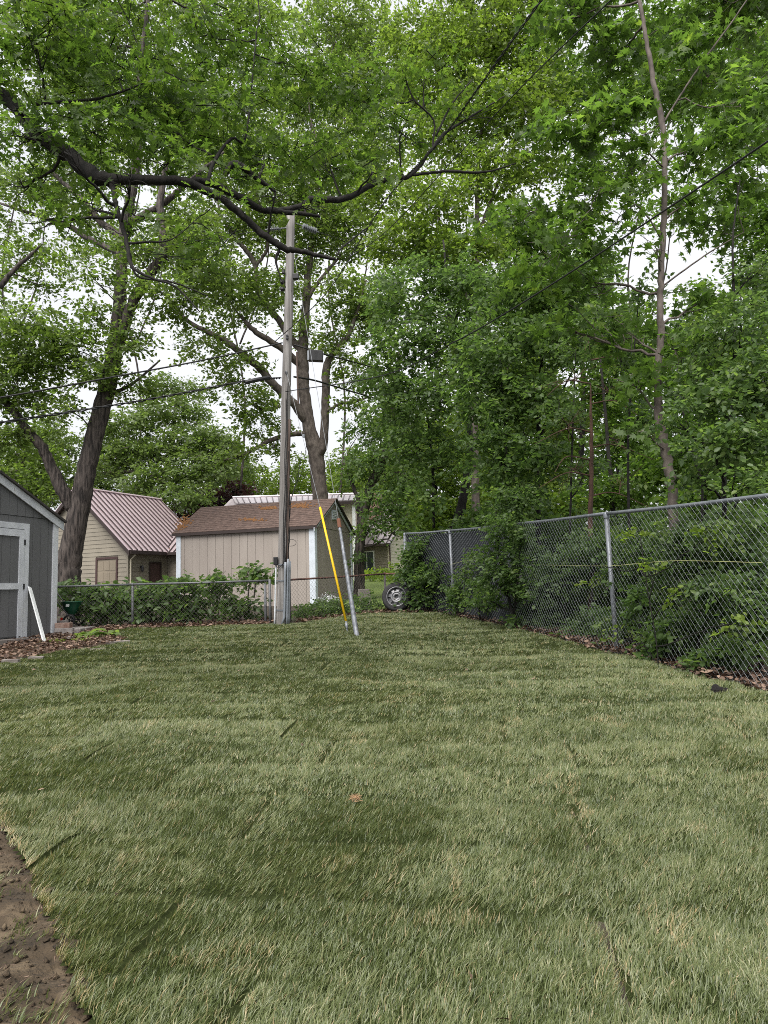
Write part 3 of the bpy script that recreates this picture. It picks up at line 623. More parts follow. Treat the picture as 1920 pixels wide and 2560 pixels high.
# cream gabled house at the right
a = math.radians(30); ku = v2(-math.cos(a), math.sin(a)); kv = v2(math.sin(a), math.cos(a))
K2 = P(973, 1350, 40.0); KE = K2[2]; KO = v2(K2[0], K2[1]); KB = 1.75; KW, KL, KR = 2.9, 3.6, 2.4
h2 = thing('house', (K2[0], K2[1], KB), 'cream lap sided house with gable end behind the thicket corner', 'house')
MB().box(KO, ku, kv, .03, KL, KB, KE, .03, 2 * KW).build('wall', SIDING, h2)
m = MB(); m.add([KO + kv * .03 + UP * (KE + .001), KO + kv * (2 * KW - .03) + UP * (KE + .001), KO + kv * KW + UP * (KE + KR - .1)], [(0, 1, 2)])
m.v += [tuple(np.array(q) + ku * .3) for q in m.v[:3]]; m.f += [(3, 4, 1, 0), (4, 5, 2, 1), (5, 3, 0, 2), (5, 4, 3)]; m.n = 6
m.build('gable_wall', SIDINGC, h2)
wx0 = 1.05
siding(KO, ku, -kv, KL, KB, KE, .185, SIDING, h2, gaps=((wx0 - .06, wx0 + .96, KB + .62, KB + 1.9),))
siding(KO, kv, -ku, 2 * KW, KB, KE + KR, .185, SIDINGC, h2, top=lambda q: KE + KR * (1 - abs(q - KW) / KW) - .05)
wn_ = MB().box(KO, ku, -kv, wx0, wx0 + .9, KB + .68, KB + 1.84, .003, .012).build('window', GLASS, h2)
for q in ((wx0 - .06, wx0, KB + .62, KB + 1.9), (wx0 + .9, wx0 + .96, KB + .62, KB + 1.9), (wx0, wx0 + .9, KB + 1.84, KB + 1.9), (wx0, wx0 + .9, KB + .62, KB + .68), (wx0 + .43, wx0 + .47, KB + .68, KB + 1.84)):
    MB().box(KO, ku, -kv, *q, .013, .04).build('window_frame', WHITEB, wn_)
MB().box(KO, ku, -kv, -.03, .10, KB, KE, .0, .045).build('corner_trim', SIDINGC, h2)
MB().box(KO, kv, -ku, -.03, .08, KB, KE, .023, .047).build('corner_trim', SIDINGC, h2)
MB().tube([KO - kv * .10 - ku * .08 + UP * KE, KO - kv * .10 - ku * .08 + UP * KB], .045, 6).build('downspout', DOORB, h2)
kp = lambda q, w, z: KO + ku * q + kv * w + UP * z
ksl = KR / KW
roofplane(h2, kp(-.2, -.3, KE - .3 * ksl + .06), kp(KL, -.3, KE - .3 * ksl + .06), kp(KL, KW, KE + KR + .06), kp(-.2, KW, KE + KR + .06), 8, MROOFB, smat=MSEAML)
roofplane(h2, kp(-.2, 2 * KW + .3, KE - .3 * ksl + .06), kp(KL, 2 * KW + .3, KE - .3 * ksl + .06), kp(KL, KW, KE + KR + .062), kp(-.2, KW, KE + KR + .062), 8, MROOFB, smat=MSEAML)
MB().box(KO, kv, -ku, -.3, KW, KE - .3 * ksl - .12, KE - .3 * ksl + .02, .1, .19, z1b=KE + KR + .02, z0b=KE + KR - .12).build('fascia', FASCIA, h2)
MB().box(KO, ku, -kv, -.2, KL, KE - .3 * ksl - .08, KE - .3 * ksl + .05, .30, .38).build('gutter', FASCIA, h2)
MB().box(KO, ku, kv, 1.6, 2.2, KE + .5, KE + KR + .6, 1.5, 2.1).build('chimney', BRICKR, h2)
# ------------------------------------------------------------------ fences
def chain(m, p0, p1, z0a, z0b, h, d, rad):
    """woven wire between two posts: two families of slanting wires, one in front of the other"""
    L_ = np.linalg.norm(p1 - p0); e = (p1 - p0) / L_; nn = np.array([-e[1], e[0]]); rat = .95
    for fam in (0, 1):
        k0 = -h * rat if fam == 0 else 0
        for s in np.arange(k0, (L_ if fam == 0 else L_ + h * rat), d):
            if fam == 0: a0, h0, a1, h1_ = s, 0, s + h * rat, h
            else: a0, h0, a1, h1_ = s, 0, s - h * rat, h
            pts = []
            for lim in (0, L_):
                pass
            t0, t1 = 0., 1.
            for lim, sg in ((0, 1), (L_, -1)):
                f0, f1 = (a0 - lim) * sg, (a1 - lim) * sg
                if f0 < 0 and f1 < 0: t0, t1 = 1, 0; break
                if f0 < 0: t0 = max(t0, f0 / (f0 - f1))
                if f1 < 0: t1 = min(t1, f0 / (f0 - f1))
            if t1 - t0 < .02: continue
            for t in (t0, t1):
                aa = a0 + (a1 - a0) * t; hh = h0 + (h1_ - h0) * t; xy = p0 + e * aa + nn * (.0035 if fam else -.0035)
                pts.append((xy[0], xy[1], z0a + (z0b - z0a) * aa / L_ + hh))
            m.tube(pts, rad, 4, cap=False)
tall = thing('chain_link_fence', (*FENCE[2], gz(*FENCE[2])), 'tall galvanised chain link fence along the right side of the yard', 'fence')
tops = []
for i, p in enumerate(FENCE):
    z = float(gz(*p)); lean = (-.03, 0) if i in (2, 4) else (.01, 0); h = 1.87
    tp = np.array([p[0] + lean[0], p[1], z + h]); tops.append(tp)
    MB().tube([(p[0], p[1], z - .2), tp], .032 if i < 5 else .04, 12).build('post', GALVW, tall, smooth=True)
    MB().lathe(tp - UP * .05, UP, [(.042, 0), (.044, .05), (.036, .075), (.001, .085)], 12).build('post_cap', GALV, tall, smooth=True)
rail = MB()
for q0, q1 in zip(tops, tops[1:]): MB().tube(spline([q0 + (0, 0, .01), (q0 + q1) / 2 + (0, 0, .0), q1 + (0, 0, .01)], 4), .024, 10).build('top_rail', GALV, tall, smooth=True)
for i, (p0, p1) in enumerate(zip(FENCE, FENCE[1:])):
    m = MB(); off = np.array([-.035, -.008]); chain(m, p0 + off, p1 + off, gz(*p0) + .02, gz(*p1) + .02, 1.85, .088, .0020)
    m.build('wire_mesh', WIRE, tall)
for p0, p1, t0, t1 in ((FENCE[3], FENCE[4], .02, 1.0), (FENCE[4], FENCE[5], 0, 1)):
    A_, B_ = p0 + (p1 - p0) * t0 + np.array([.05, .02]), p0 + (p1 - p0) * t1 + np.array([.05, .02]); pts = []
    n = 14; m = MB()
    for k in range(n + 1):
        q = A_ + (B_ - A_) * k / n; w = .012 * math.sin(k * 1.9)
        pts += [(q[0] + w, q[1], gz(*q) + .03), (q[0] + w * .4, q[1], gz(*q) + 1.83)]
    m.add(pts, [(2 * k, 2 * k + 2, 2 * k + 3, 2 * k + 1) for k in range(n)])
    o = m.build('privacy_screen', FABRIC, tall); o.modifiers.new('thick', 'SOLIDIFY').thickness = .004
ps = [P(px, py, Y) for px, py, Y in ((1133, 1411, 15.6), (1190, 1400, 14.4), (1300, 1410, 12.7), (1420, 1413, 11.1), (1540, 1414, 9.45), (1690, 1402, 8.1), (1920, 1406, 6.75))]
ps = [p + np.array([-.06, 0, 0]) for p in ps]
tag(MB().tube(spline(ps, 6), .0022, 5).build('string', STRING), 'thin yellow string strung along the tall fence', 'string')
LF = [np.array(p) for p in ((-7.7, 15.03), (-5.31, 14.99), (-2.42, 14.95))]
low = thing('chain_link_fence', (*LF[1], gz(*LF[1])), 'low silver chain link fence in front of the leafy shrubs left of the pole', 'fence')
RF = [np.array(p) for p in ((-2.02, 15.02), (-.02, 17.22), (.42, 17.4))]
low2 = thing('chain_link_fence', (*RF[1], gz(*RF[1])), 'low rusty chain link fence between the utility pole and the wheel', 'fence')
for fence, pts, rm, wm in ((low, LF, LOWP, WIREO), (low2, RF, RUST, WIREO)):
    for i, p in enumerate(pts):
        if fence is low2 and i == 2: continue
        MB().tube([(p[0], p[1], gz(*p) - .2), (p[0] - .01, p[1], gz(*p) + .93)], .025, 10).build('post', LOWP if fence is low else WIREO, fence, smooth=True)
        MB().lathe((p[0] - .01, p[1], gz(*p) + .90), UP, [(.032, 0), (.033, .03), (.02, .05), (.001, .055)], 10).build('post_cap', LOWP if fence is low else RUST, fence)
    for p0, p1 in zip(pts, pts[1:]):
        MB().tube([(*p0, gz(*p0) + .92), (*((p0 + p1) / 2), gz(*((p0 + p1) / 2)) + .913), (*p1, gz(*p1) + .92)], .021, 8).build('top_rail', rm, fence, smooth=True)
        m = MB(); off = np.array([0, -.03]); chain(m, p0 + off, p1 + off, gz(*p0) + .02, gz(*p1) + .02, .89, .088, .0018); m.build('wire_mesh', wm, fence)
for dx in (0, .10): MB().tube([(-2.52 + dx * .9, 14.93, gz(-2.5, 14.9) - .2), (-2.53 + dx, 14.93, gz(-2.5, 14.9) + (.95 if dx else .86))], .028, 10).build('gate_post', LOWP, low, smooth=True)
# ------------------------------------------------------------------ utility pole with its fittings
pb = G(703, 1566); PY = pb[1]; ptop = P(728, 545, PY + .1); ptop[1] = PY
pole = thing('utility_pole', pb, 'weathered wooden utility pole with conduits standing at the back fence', 'utility pole')
def pc(t): return pb + (ptop - pb) * t                             # axis of the pole
def pr(t): return .108 - .020 * t
def tp_(py):                                                      # pole parameter at a pixel row
    lo, hi = 0., 1.
    for _ in range(40):
        md = (lo + hi) / 2; q = pc(md) - CAM; yy = 1280 - F * (q @ _U) / (q @ _f)
        lo, hi = (md, hi) if yy > py else (lo, md)
    return lo
ax = (ptop - pb) / np.linalg.norm(ptop - pb)
ts = np.linspace(-.03, 1.0, 30)
MB().tube([pc(t) + np.array([.008 * math.sin(t * 9), 0, 0]) for t in ts], [pr(t) for t in ts], 20).build('shaft', POLEW, pole, smooth=True)
RGT = np.array([1.0, 0, 0]); FRN = np.array([0, -1.0, 0])
def riser(name, mat, x, y, r, p0, p1, base_out=0.0, sides=10):
    t0, t1 = tp_(p0), tp_(p1); pts = [pc(t) + RGT * (x * (pr(t) / .108)) + FRN * y for t in np.linspace(t0, t1, 8)]
    pts[0] = pts[0] + RGT * base_out
    return MB().tube(pts, r, sides).build(name, mat, pole, smooth=True)
riser('conduit', PVCW, -.128, .05, .018, 1570, 1412)
MB().box(pc(tp_(1400)) - RGT * .175 + FRN * .04, RGT, FRN, 0, .085, -.10, .06, 0, .08).build('junction_box', BLACK, pole, bevel=.008)
riser('conduit', PVC, .075, .11, .024, 1572, 1406, -.06)
riser('conduit', PVC, .125, .085, .021, 1572, 1398)
riser('conduit', PVC, .150, .03, .028, 1570, 1404)
riser('moulding', UGUARD, .085, .055, .036, 1406, 1050, sides=8)
for k, (x, y, p0, p1) in enumerate(((.02, .112, 1420, 1000), (.05, .105, 1410, 960), (.075, .095, 1430, 1130), (.11, .085, 1420, 1180), (.13, .03, 1410, 1230))):
    t0, t1 = tp_(p0), tp_(p1); pts = [pc(t) + RGT * (x + .012 * math.sin(k * 2 + i * 1.3)) * (pr(t) / .108) + FRN * (y + .006) for i, t in enumerate(np.linspace(t0, t1, 14))]
    MB().tube(pts, .008 if k < 3 else .011, 5).build('riser_cable', CABLE if k != 3 else UGUARD, pole)
for (xs_, p0, p1) in (((.11, .14, .28, .35), 1320, 1130), ((.11, .17, .37, .45), 1310, 1110)):
    t0, t1 = tp_(p0), tp_(p1); MB().tube(spline([pc(t0 + (t1 - t0) * i / 3) + RGT * x + FRN * .05 for i, x in enumerate(xs_)], 6), .006, 5).build('drop_cable', CABLE, pole)
lc = pc(tp_(1358)) + RGT * .17 + FRN * .08
MB().tube([lc + RGT * .11 * math.cos(t) + UP * .07 * math.sin(t) for t in np.linspace(0, 6.0, 18)], .005, 5).build('cable_loop', CABLE, pole)
MB().tube(spline([pc(tp_(1413)) - RGT * .13 + FRN * .09, pc(tp_(1420)) - RGT * .07 + FRN * .12, pc(tp_(1412)) + RGT * .01 + FRN * .125, pc(tp_(1400)) + RGT * .07 + FRN * .10], 5), .007, 5).build('drop_cable', CABLE, pole)
for py in (1452, 1412, 1525): MB().lathe(pc(tp_(py)) - ax * .012, ax, [(pr(.1) + .012, 0), (pr(.1) + .012, .024)], 20).build('strap', GALV, pole)
for i, (s, px0, py0, px1, py1) in enumerate(((-1, 716, 570, 668, 574), (1, 739, 558, 792, 579))):          # dead-end insulators
    A_, B_ = P(px0, py0, PY), P(px1, py1, PY - .05 if s < 0 else PY + .25); d_ = B_ - A_; L_ = np.linalg.norm(d_); m = MB(); pf = []
    for k in range(8): pf += [(.025, L_ * (.32 + .085 * k)), (.068, L_ * (.345 + .085 * k)), (.07, L_ * (.36 + .085 * k)), (.025, L_ * (.375 + .085 * k))]
    ins = m.lathe(A_, d_, [(.012, 0), (.012, L_ * .31)] + pf + [(.014, L_ * 1.02), (.014, L_ * 1.1)], 12).build('insulator', CERAM, pole, smooth=False)
MB().box(P(733, 695, PY - .13), RGT, FRN, 0, .13, -.06, .05, 0, .12).build('bracket', BLACK, pole, bevel=.01)
MB().box(P(709, 680, PY - .05), RGT, FRN, -.03, .03, -.06, .02, 0, .08).build('bracket', BLACK, pole, bevel=.01)
for py in (705, 723): MB().lathe(P(708, py, PY - .03), -RGT, [(.03, -.03), (.05, 0), (.05, .05), (.02, .06)], 10).build('spool_insulator', BLACK, pole)
for py in (844, 850, 935): MB().lathe(pc(tp_(py)) + FRN * pr(.7), FRN, [(.03, -.03), (.03, .03), (.012, .03), (.012, .06), (.001, .062)], 8).build('bolt', STEELD, pole)
bx = P(786, 886, PY - .02)                                         # splice box hanging on the cable to the right
MB().box(bx, RGT, FRN, -.13, .18, -.14, .09, -.07, .07, z1b=.065, z0b=-.165).build('splice_box', BLACK, pole, bevel=.012)
for i in range(9): MB().box(bx, RGT, FRN, -.06 + i * .025, -.05 + i * .025, -.14 - i * .002, .075 - i * .002, .071, .078).build('fin', BLACK, pole)
MB().box(P(769, 886, PY - .09), RGT, FRN, -.005, .03, -.12, .08, -.0, .012).build('box_plate', GALV, pole)
MB().tube([P(742, 880, PY - .1), P(744, 960, PY - .1), P(746, 1010, PY - .1)], .02, 6).build('tape_wrap', UGUARD, pole)
# ------------------------------------------------------------------ overhead cables
def cable(pts, r, label, mat=CABLE, twist=False, n=8):
    c = spline(pts, n)
    m = MB()
    if twist:
        for ph in (0, math.pi): m.tube([q + np.array([math.cos(i * .9 + ph), 0, math.sin(i * .9 + ph)]) * r * 1.1 for i, q in enumerate(spline(pts, 40))], r * .85, 5)
    else: m.tube(c, r, 6)
    return tag(m.build('overhead_cable', mat), label, 'cable', 'overhead cables')
cable([P(706, 857, PY - .1), P(500, 902, 13.3), P(307, 938, 12.1), P(0, 994, 10.6), P(-500, 1075, 9)], .015, 'upper of two black cables running left from the pole')
cable([P(702, 945, PY - .1), P(613, 953, 14.0), P(370, 999, 12.6), P(0, 1057, 10.6), P(-500, 1130, 9)], .014, 'thick lower black cable running left from the pole', twist=True)
MB_ = MB().tube(spline([P(613, 956, 13.95), P(640, 950, 14.05), P(672, 944, 14.3)], 5), .045, 8).build('splice_sleeve', BLACK); tag(MB_, 'dark splice sleeve on the thick left cable near the pole', 'cable splice')
cable([P(735, 862, PY), P(775, 874, PY + .1), P(812, 886, PY + .5), P(905, 911, 17), P(1000, 940, 21), P(1120, 985, 27)], .016, 'black cable carrying the splice box right of the pole')
cable([P(735, 942, PY), P(790, 952, 15.4), P(870, 976, 17.5), P(1000, 1015, 22), P(1100, 1050, 27)], .02, 'thick black cable leaving right below the splice box')
cable([P(686, 855, PY - .3), P(764, 786, 13.2), P(833, 710, 11.7), P(960, 507, 8.6), P(1087, 368, 7.1), P(1191, 226, 5.8), P(1353, 0, 4.3), P(1620, -360, 2.9)], .006, 'twisted black service cable rising steeply across the treetops', twist=True)
cable([P(736, 700, PY), P(840, 660, 13.0), P(960, 583, 11.2), P(1134, 399, 8.6), P(1307, 214, 6.7), P(1515, 12, 5.1), P(1800, -260, 3.8)], .006, 'thin wire running up right beneath the twisted cable')
cable([P(714, 979, PY - .15), P(960, 938, 12.2), P(1134, 856, 10.3), P(1249, 792, 9.2), P(1434, 676, 7.8), P(1654, 531, 6.5), P(1920, 353, 5.3), P(2200, 160, 4.3)], .009, 'black cable crossing the right trees to the edge')
cable([P(668, 574, PY), P(500, 600, 16), P(250, 640, 19), P(-100, 690, 24)], .006, 'thin primary wire leaving left from the pole top')
cable([P(792, 580, PY + .25), P(1000, 640, 19), P(1200, 700, 24)], .006, 'thin primary wire leaving right from the pole top')
# guy wires
gy = G(870, 1588); g1 = thing('guy_wire', gy, 'guy wire with long yellow plastic guard', 'guy wire')
ga, gb_, gc = pc(tp_(930)) + FRN * .13, P(800, 1268, 13.45), P(865, 1553, 12.83)
MB().tube([ga, gb_], .005, 6).build('strand', CABLEG, g1)
MB().tube([gb_, gb_ + (gc - gb_) * .5, gc], [.021, .022, .023], 12).build('guard', YEL, g1, smooth=True)
MB().tube([gc, gc + (gy - gc) * .3, gy - UP * .1], [.018, .012, .012], 8).build('anchor_rod', GALVW, g1)
MB().lathe(gc + (gy - gc) * .25, gy - gc, [(.01, -.05), (.028, -.02), (.03, .03), (.012, .08)], 8).build('eye_nut', GALVW, g1)
MB().box(P(759, 1090, 13.8), RGT, FRN, -.02, .02, -.03, .03, -.02, .03).build('clamp', GALV, g1)
gz2 = G(893, 1596); g2_ = thing('guy_wire', gz2, 'guy wire with ribbed galvanised steel guard and rusty top', 'guy wire')
ga2, gt = pc(tp_(635)) + RGT * .1 + FRN * .06, P(846, 1298, 13.05)
MB().tube([ga2, gt], .005, 6).build('strand', CABLEG, g2_)
gd_ = (gz2 - gt) / np.linalg.norm(gz2 - gt); gl = np.linalg.norm(gz2 - gt)
prof = []
for i in range(24): prof += [(.025 + .019 * i / 24, gl * i / 24), (.030 + .019 * i / 24, gl * (i + .3) / 24), (.025 + .019 * i / 24, gl * (i + .6) / 24)]
MB().lathe(gt, gd_, [(.008, 0)] + prof + [(.046, gl + .05)], 12).build('guard', GALVW, g2_, smooth=True)
MB().tube([gt + gd_ * .0, gt + gd_ * .18], .036, 10).build('guard_cap', RUSTC, g2_)
# ------------------------------------------------------------------ small things in the yard
wc = G(993, 1533); tR = .345; wc = wc + UP * (tR + .03); wax = np.array([-.12, -.97, .20]); wax /= np.linalg.norm(wax)
wheel = thing('spare_wheel', wc - UP * tR, 'tyre on a silver steel rim propped at the fence corner', 'wheel')
MB().lathe(wc, wax, [(.235, -.09), (.28, -.105), (.325, -.10), (.342, -.075), (tR, -.04), (tR, .04), (.342, .075), (.325, .10), (.285, .107), (.262, .100), (.255, .106), (.238, .092), (.225, .085), (.225, -.085), (.235, -.09)], 48).build('tyre', RUBBER, wheel, smooth=True)
rim = MB().lathe(wc, wax, [(.222, -.08), (.222, .075), (.236, .088), (.232, .096), (.212, .086), (.205, .05), (.20, -.02), (.205, -.06)], 48).build('rim', CHROME, wheel, smooth=True)
MB().lathe(wc, wax, [(.21, .01), (.135, .015), (.001, .014)], 32).build('wheel_well', STEELD, rim)
MB().lathe(wc, wax, [(.145, .035), (.14, .055), (.11, .062), (.095, .045), (.085, .05), (.045, .055), (.042, .03)], 32).build('disc', CHROME, rim, smooth=True)
MB().lathe(wc, wax, [(.112, .0635), (.096, .0465)], 32).build('groove', STEELD, rim)
e1 = np.cross(wax, UP); e1 /= np.linalg.norm(e1); e2 = np.cross(e1, wax)
for k in range(8):
    th = k * math.pi / 4 + .2; rd_ = e1 * math.cos(th) + e2 * math.sin(th); td = np.cross(wax, rd_); m = MB()
    q = [wc + rd_ * r_ + td * w_ + wax * h_ for r_, w_, h_ in ((.13, -.032, .05), (.13, .032, .05), (.212, .045, .028), (.212, -.045, .028))]
    n_ = np.cross(q[1] - q[0], q[3] - q[0]); m.slab(q if n_ @ wax > 0 else q[::-1], .012).build('spoke', CHROME, rim, bevel=.004)
for k in range(6):
    th = k * math.pi / 3; c_ = wc + (e1 * math.cos(th) + e2 * math.sin(th)) * .066 + wax * .05
    MB().lathe(c_, wax, [(.009, 0), (.009, .016), (.001, .018)], 6).build('lug_hole', STEELD, rim)
# broadcast spreader behind the shed corner
sp = G(178, 1577); sp = sp + UP * .10; S0 = sp; spr = thing('lawn_spreader', sp, 'green hopper lawn spreader with black wheels behind the shed corner', 'spreader')
hc = S0 + np.array([-.05, .12, .235])
MB().lathe(hc, UP, [(.07, 0), (.10, .03), (.17, .14), (.205, .25), (.215, .255), (.215, .27), (.20, .268), (.16, .14), (.06, .02)], 28, sx=1.0).build('hopper', GREENP, spr, smooth=True)
MB().box(hc + FRN * .196, RGT, FRN + UP * -.45, -.035, .035, .165, .215, .0, .006).build('label_plate', LABELW, spr)
for dx, dy in ((.06, -.16), (-.02, .36)):
    wcx = S0 + np.array([dx * .3, dy + .12 - .12, .118]); axw = np.array([.12, -1.0, 0])
    wh = MB().lathe(wcx, axw, [(.085, -.03), (.115, -.032), (.12, -.02), (.12, .02), (.115, .032), (.088, .03), (.085, .0), (.085, -.03)], 28).build('wheel', BLACK, spr, smooth=True)
    ee1 = np.cross(axw, UP); ee1 /= np.linalg.norm(ee1)
    for k in range(6):
        th = k * math.pi / 3; MB().tube([wcx, wcx + (ee1 * math.cos(th) + UP * math.sin(th)) * .09], .011, 5).build('spoke', BLACK, wh)
    MB().lathe(wcx, axw, [(.026, -.03), (.026, .03), (.001, .032)], 10).build('hub', BLACK, wh)
MB().tube([S0 + np.array([.0, -.14, .118]), S0 + np.array([0, .36, .118])], .01, 6).build('axle', STEELD, spr)
for dy in (-.03, .25): MB().tube([S0 + np.array([.03, dy, .12]), hc + np.array([-.1, dy - .12, .10]), S0 + np.array([-.55, dy + .1, .80])], .012, 6).build('handle_bar', STEELD, spr)
MB().tube([S0 + np.array([.03, .1, .12]), hc], .03, 6).build('frame', STEELD, spr)
MB().box(S0 + np.array([-.17, -.06, .15]), RGT, FRN, -.02, .02, -.03, .03, 0, .03).build('knob', REDP, spr)
# stacked stones beside the shed corner
def stone(px0, px1, pyb, h, depth, mat, label, name='paving_stone', zoff=0.0, rot=0.0):
    A_, B_ = G(px0, pyb), G(px1, pyb); Y = (A_[1] + B_[1]) / 2; L_ = abs(B_[0] - A_[0]); c = (A_ + B_) / 2
    uu = v2(math.cos(rot), math.sin(rot)); nn = v2(math.sin(rot), -math.cos(rot)); m = MB()
    jit = [random.uniform(-.008, .008) for _ in range(4)]
    m.box(v2(c[0], c[1]), uu, nn, -L_ / 2, L_ / 2, c[2] + zoff + jit[0], c[2] + zoff + h + jit[1], -depth, 0, z1b=c[2] + zoff + h + jit[2])
    return tag(m.build(name, mat, bevel=.008), label, 'stone' if mat is not TIMBER else 'edging')
stone(138, 178, 1590, .115, .2, STONE, 'long grey stone at the bottom of the stack by the shed corner', zoff=.03, rot=.05)
stone(179, 200, 1588, .10, .18, STONE, 'short grey stone right end of the stack by the shed corner', zoff=.03, rot=-.1)
stone(160, 196, 1599, .05, .16, STONE, 'flat grey slab lying in front of the stone stack', zoff=.01, rot=.12)
stone(138, 171, 1590, .095, .16, BRICKR, 'red whitewashed brick on top of the stone stack', 'brick', zoff=.15, rot=.02)
stone(145, 166, 1584, .06, .16, STONE, 'small pale slab behind the red brick', zoff=.20, rot=.3)
stone(150, 212, 1583, .105, .5, STONE, 'broad slab under the lawn spreader', zoff=.0)
stone(5, 42, 1661, .07, .09, TIMBER, 'grey weathered edging block at far left of the mulch bed', 'edging_block', rot=.02)
stone(72, 104, 1653, .07, .10, TIMBER, 'second grey edging block along the mulch bed', 'edging_block', rot=.22)
stone(225, 262, 1630, .05, .08, TIMBER, 'low grey edging stone near the middle of the bed border', 'edging_block', rot=.45)
stone(270, 322, 1612, .06, .10, TIMBER, 'edging stone at the tip of the mulch bed', 'edging_block', rot=.5)
stone(252, 300, 1606, .04, .12, TIMBER, 'flat edging stone behind the bed tip', 'edging_block', rot=.4)
cbp = P(911, 1482, 19.3); MB_ = MB(); MB_.box(v2(cbp[0], cbp[1]), RGT, FRN, -.17, .17, gz(cbp[0], cbp[1]) - .02, cbp[2] + .10, -.35, 0); tag(MB_.build('concrete_block', CONC, bevel=.015), 'low concrete block behind the rusty fence', 'concrete block')
# dark clod and straw tufts on the turf
cl = G(1803, 1747); m = MB(); r = np.random.default_rng(5)
for k in range(14): 
    q = cl + np.array([r.normal(0, .03), r.normal(0, .02), .06 + r.random() * .045]); m.lathe(q, UP, [(.001, -.04), (.03, -.02), (.036, .005), (.02, .026), (.001, .03)], 7)
tag(m.build('soil_clod', CLOD), 'black clod of soil on the turf near the right fence', 'soil clod')
def tuft(px, py, n, s, label):
    c = G(px, py); r = np.random.default_rng(px); m = MB(); c[2] = lawn_z(c[0], c[1]) + .030
    for k in range(n):                                           # each straw crosses the heart of the tuft
        a_ = r.uniform(0, 6.28); q = c + np.array([r.normal(0, s * .3), r.normal(0, s * .3), r.normal(0, .006)]); d_ = np.array([math.cos(a_), math.sin(a_), r.normal(0, .25)]) * s * r.uniform(.4, 1.2)
        m.tube([q - d_ * .5, q + d_ * .5 + UP * r.normal(0, .004)], .0012, 3, cap=False)
    tag(m.build('straw_tuft', STRAW, kind='stuff'), label, 'straw')
tuft(890, 2033, 70, .05, 'tuft of orange straw on the turf left of centre')
# ------------------------------------------------------------------ trees
def wiggle(p0, p1, n, amp, r):
    t = np.linspace(0, 1, n + 1)[:, None]; q = p0 + (p1 - p0) * t
    off = np.cumsum(r.normal(0, amp, (n + 1, 3)), 0); off -= off[0] + (off[-1] - off[0]) * t
    return q + off
def foliage(blobs, size, tmpl, r, cov=2.0, droop=.25, k=14, flat=.85, tb=0.0, tw=None):
    V = []
    for b in blobs:
        px, py, rx, ry, Y = b[:5]; cv = 2.6 * cov * (b[5] ** .7 if len(b) > 5 else 1.0)
        c = P(px, py, Y); R_ = np.array([rx * Y / F, 0, ry * Y / F]); R_[1] = b[6] if len(b) > 6 else .8 * (R_[0] + R_[2]) / 2
        n = int(cv * math.pi * R_[0] * R_[2] / (.42 * size * size)); ns = max(1, n // k)
        d = r.normal(0, 1, (ns, 3)); d /= np.linalg.norm(d, axis=1)[:, None]; rad = r.random(ns) ** .42
        sc = c + d * rad[:, None] * R_ * r.uniform(.85, 1.12, (ns, 1))
        az = np.arctan2(d[:, 1], d[:, 0]) + r.normal(0, 1.0, ns)
        sx = np.stack([np.cos(az), np.sin(az), r.normal(-droop, .3, ns)], 1); sx /= np.linalg.norm(sx, axis=1)[:, None]
        nrm = np.stack([r.normal(0, flat, ns), r.normal(0, flat, ns), np.ones(ns)], 1)
        sd_ = np.cross(sx, nrm); sd_ /= np.linalg.norm(sd_, axis=1)[:, None]
        t = (np.arange(k) + .5) / k; side = np.where(np.arange(k) % 2, 1., -1.)
        L_ = size * r.uniform(3.0, 5.2, (ns, 1, 1))
        p = sc[:, None] + sx[:, None] * (t[None, :, None] - .35) * L_ + r.normal(0, size * .42, (ns, k, 3))
        dv = sx[:, None] * .75 + sd_[:, None] * side[None, :, None] * r.uniform(.3, 1.2, (ns, k, 1)) + r.normal(0, .28, (ns, k, 3))
        nv = nrm[:, None] + r.normal(0, .6, (ns, k, 3))
        tone = np.clip(.42 + tb + r.normal(0, .13, (ns, 1)) + r.normal(0, .15, (ns, k)), 0, 1)
        if tw is not None: tw.append(leaves(sc - sx * .35 * L_[:, :, 0], sx, nrm, L_.ravel() * .95, T_TWIG, np.zeros(ns)))
        V.append(leaves(p.reshape(-1, 3), dv.reshape(-1, 3), nv.reshape(-1, 3), (size * r.uniform(.65, 1.2, (ns, k))).ravel(), tmpl, tone.ravel()))
    return join(V)
NL = 0
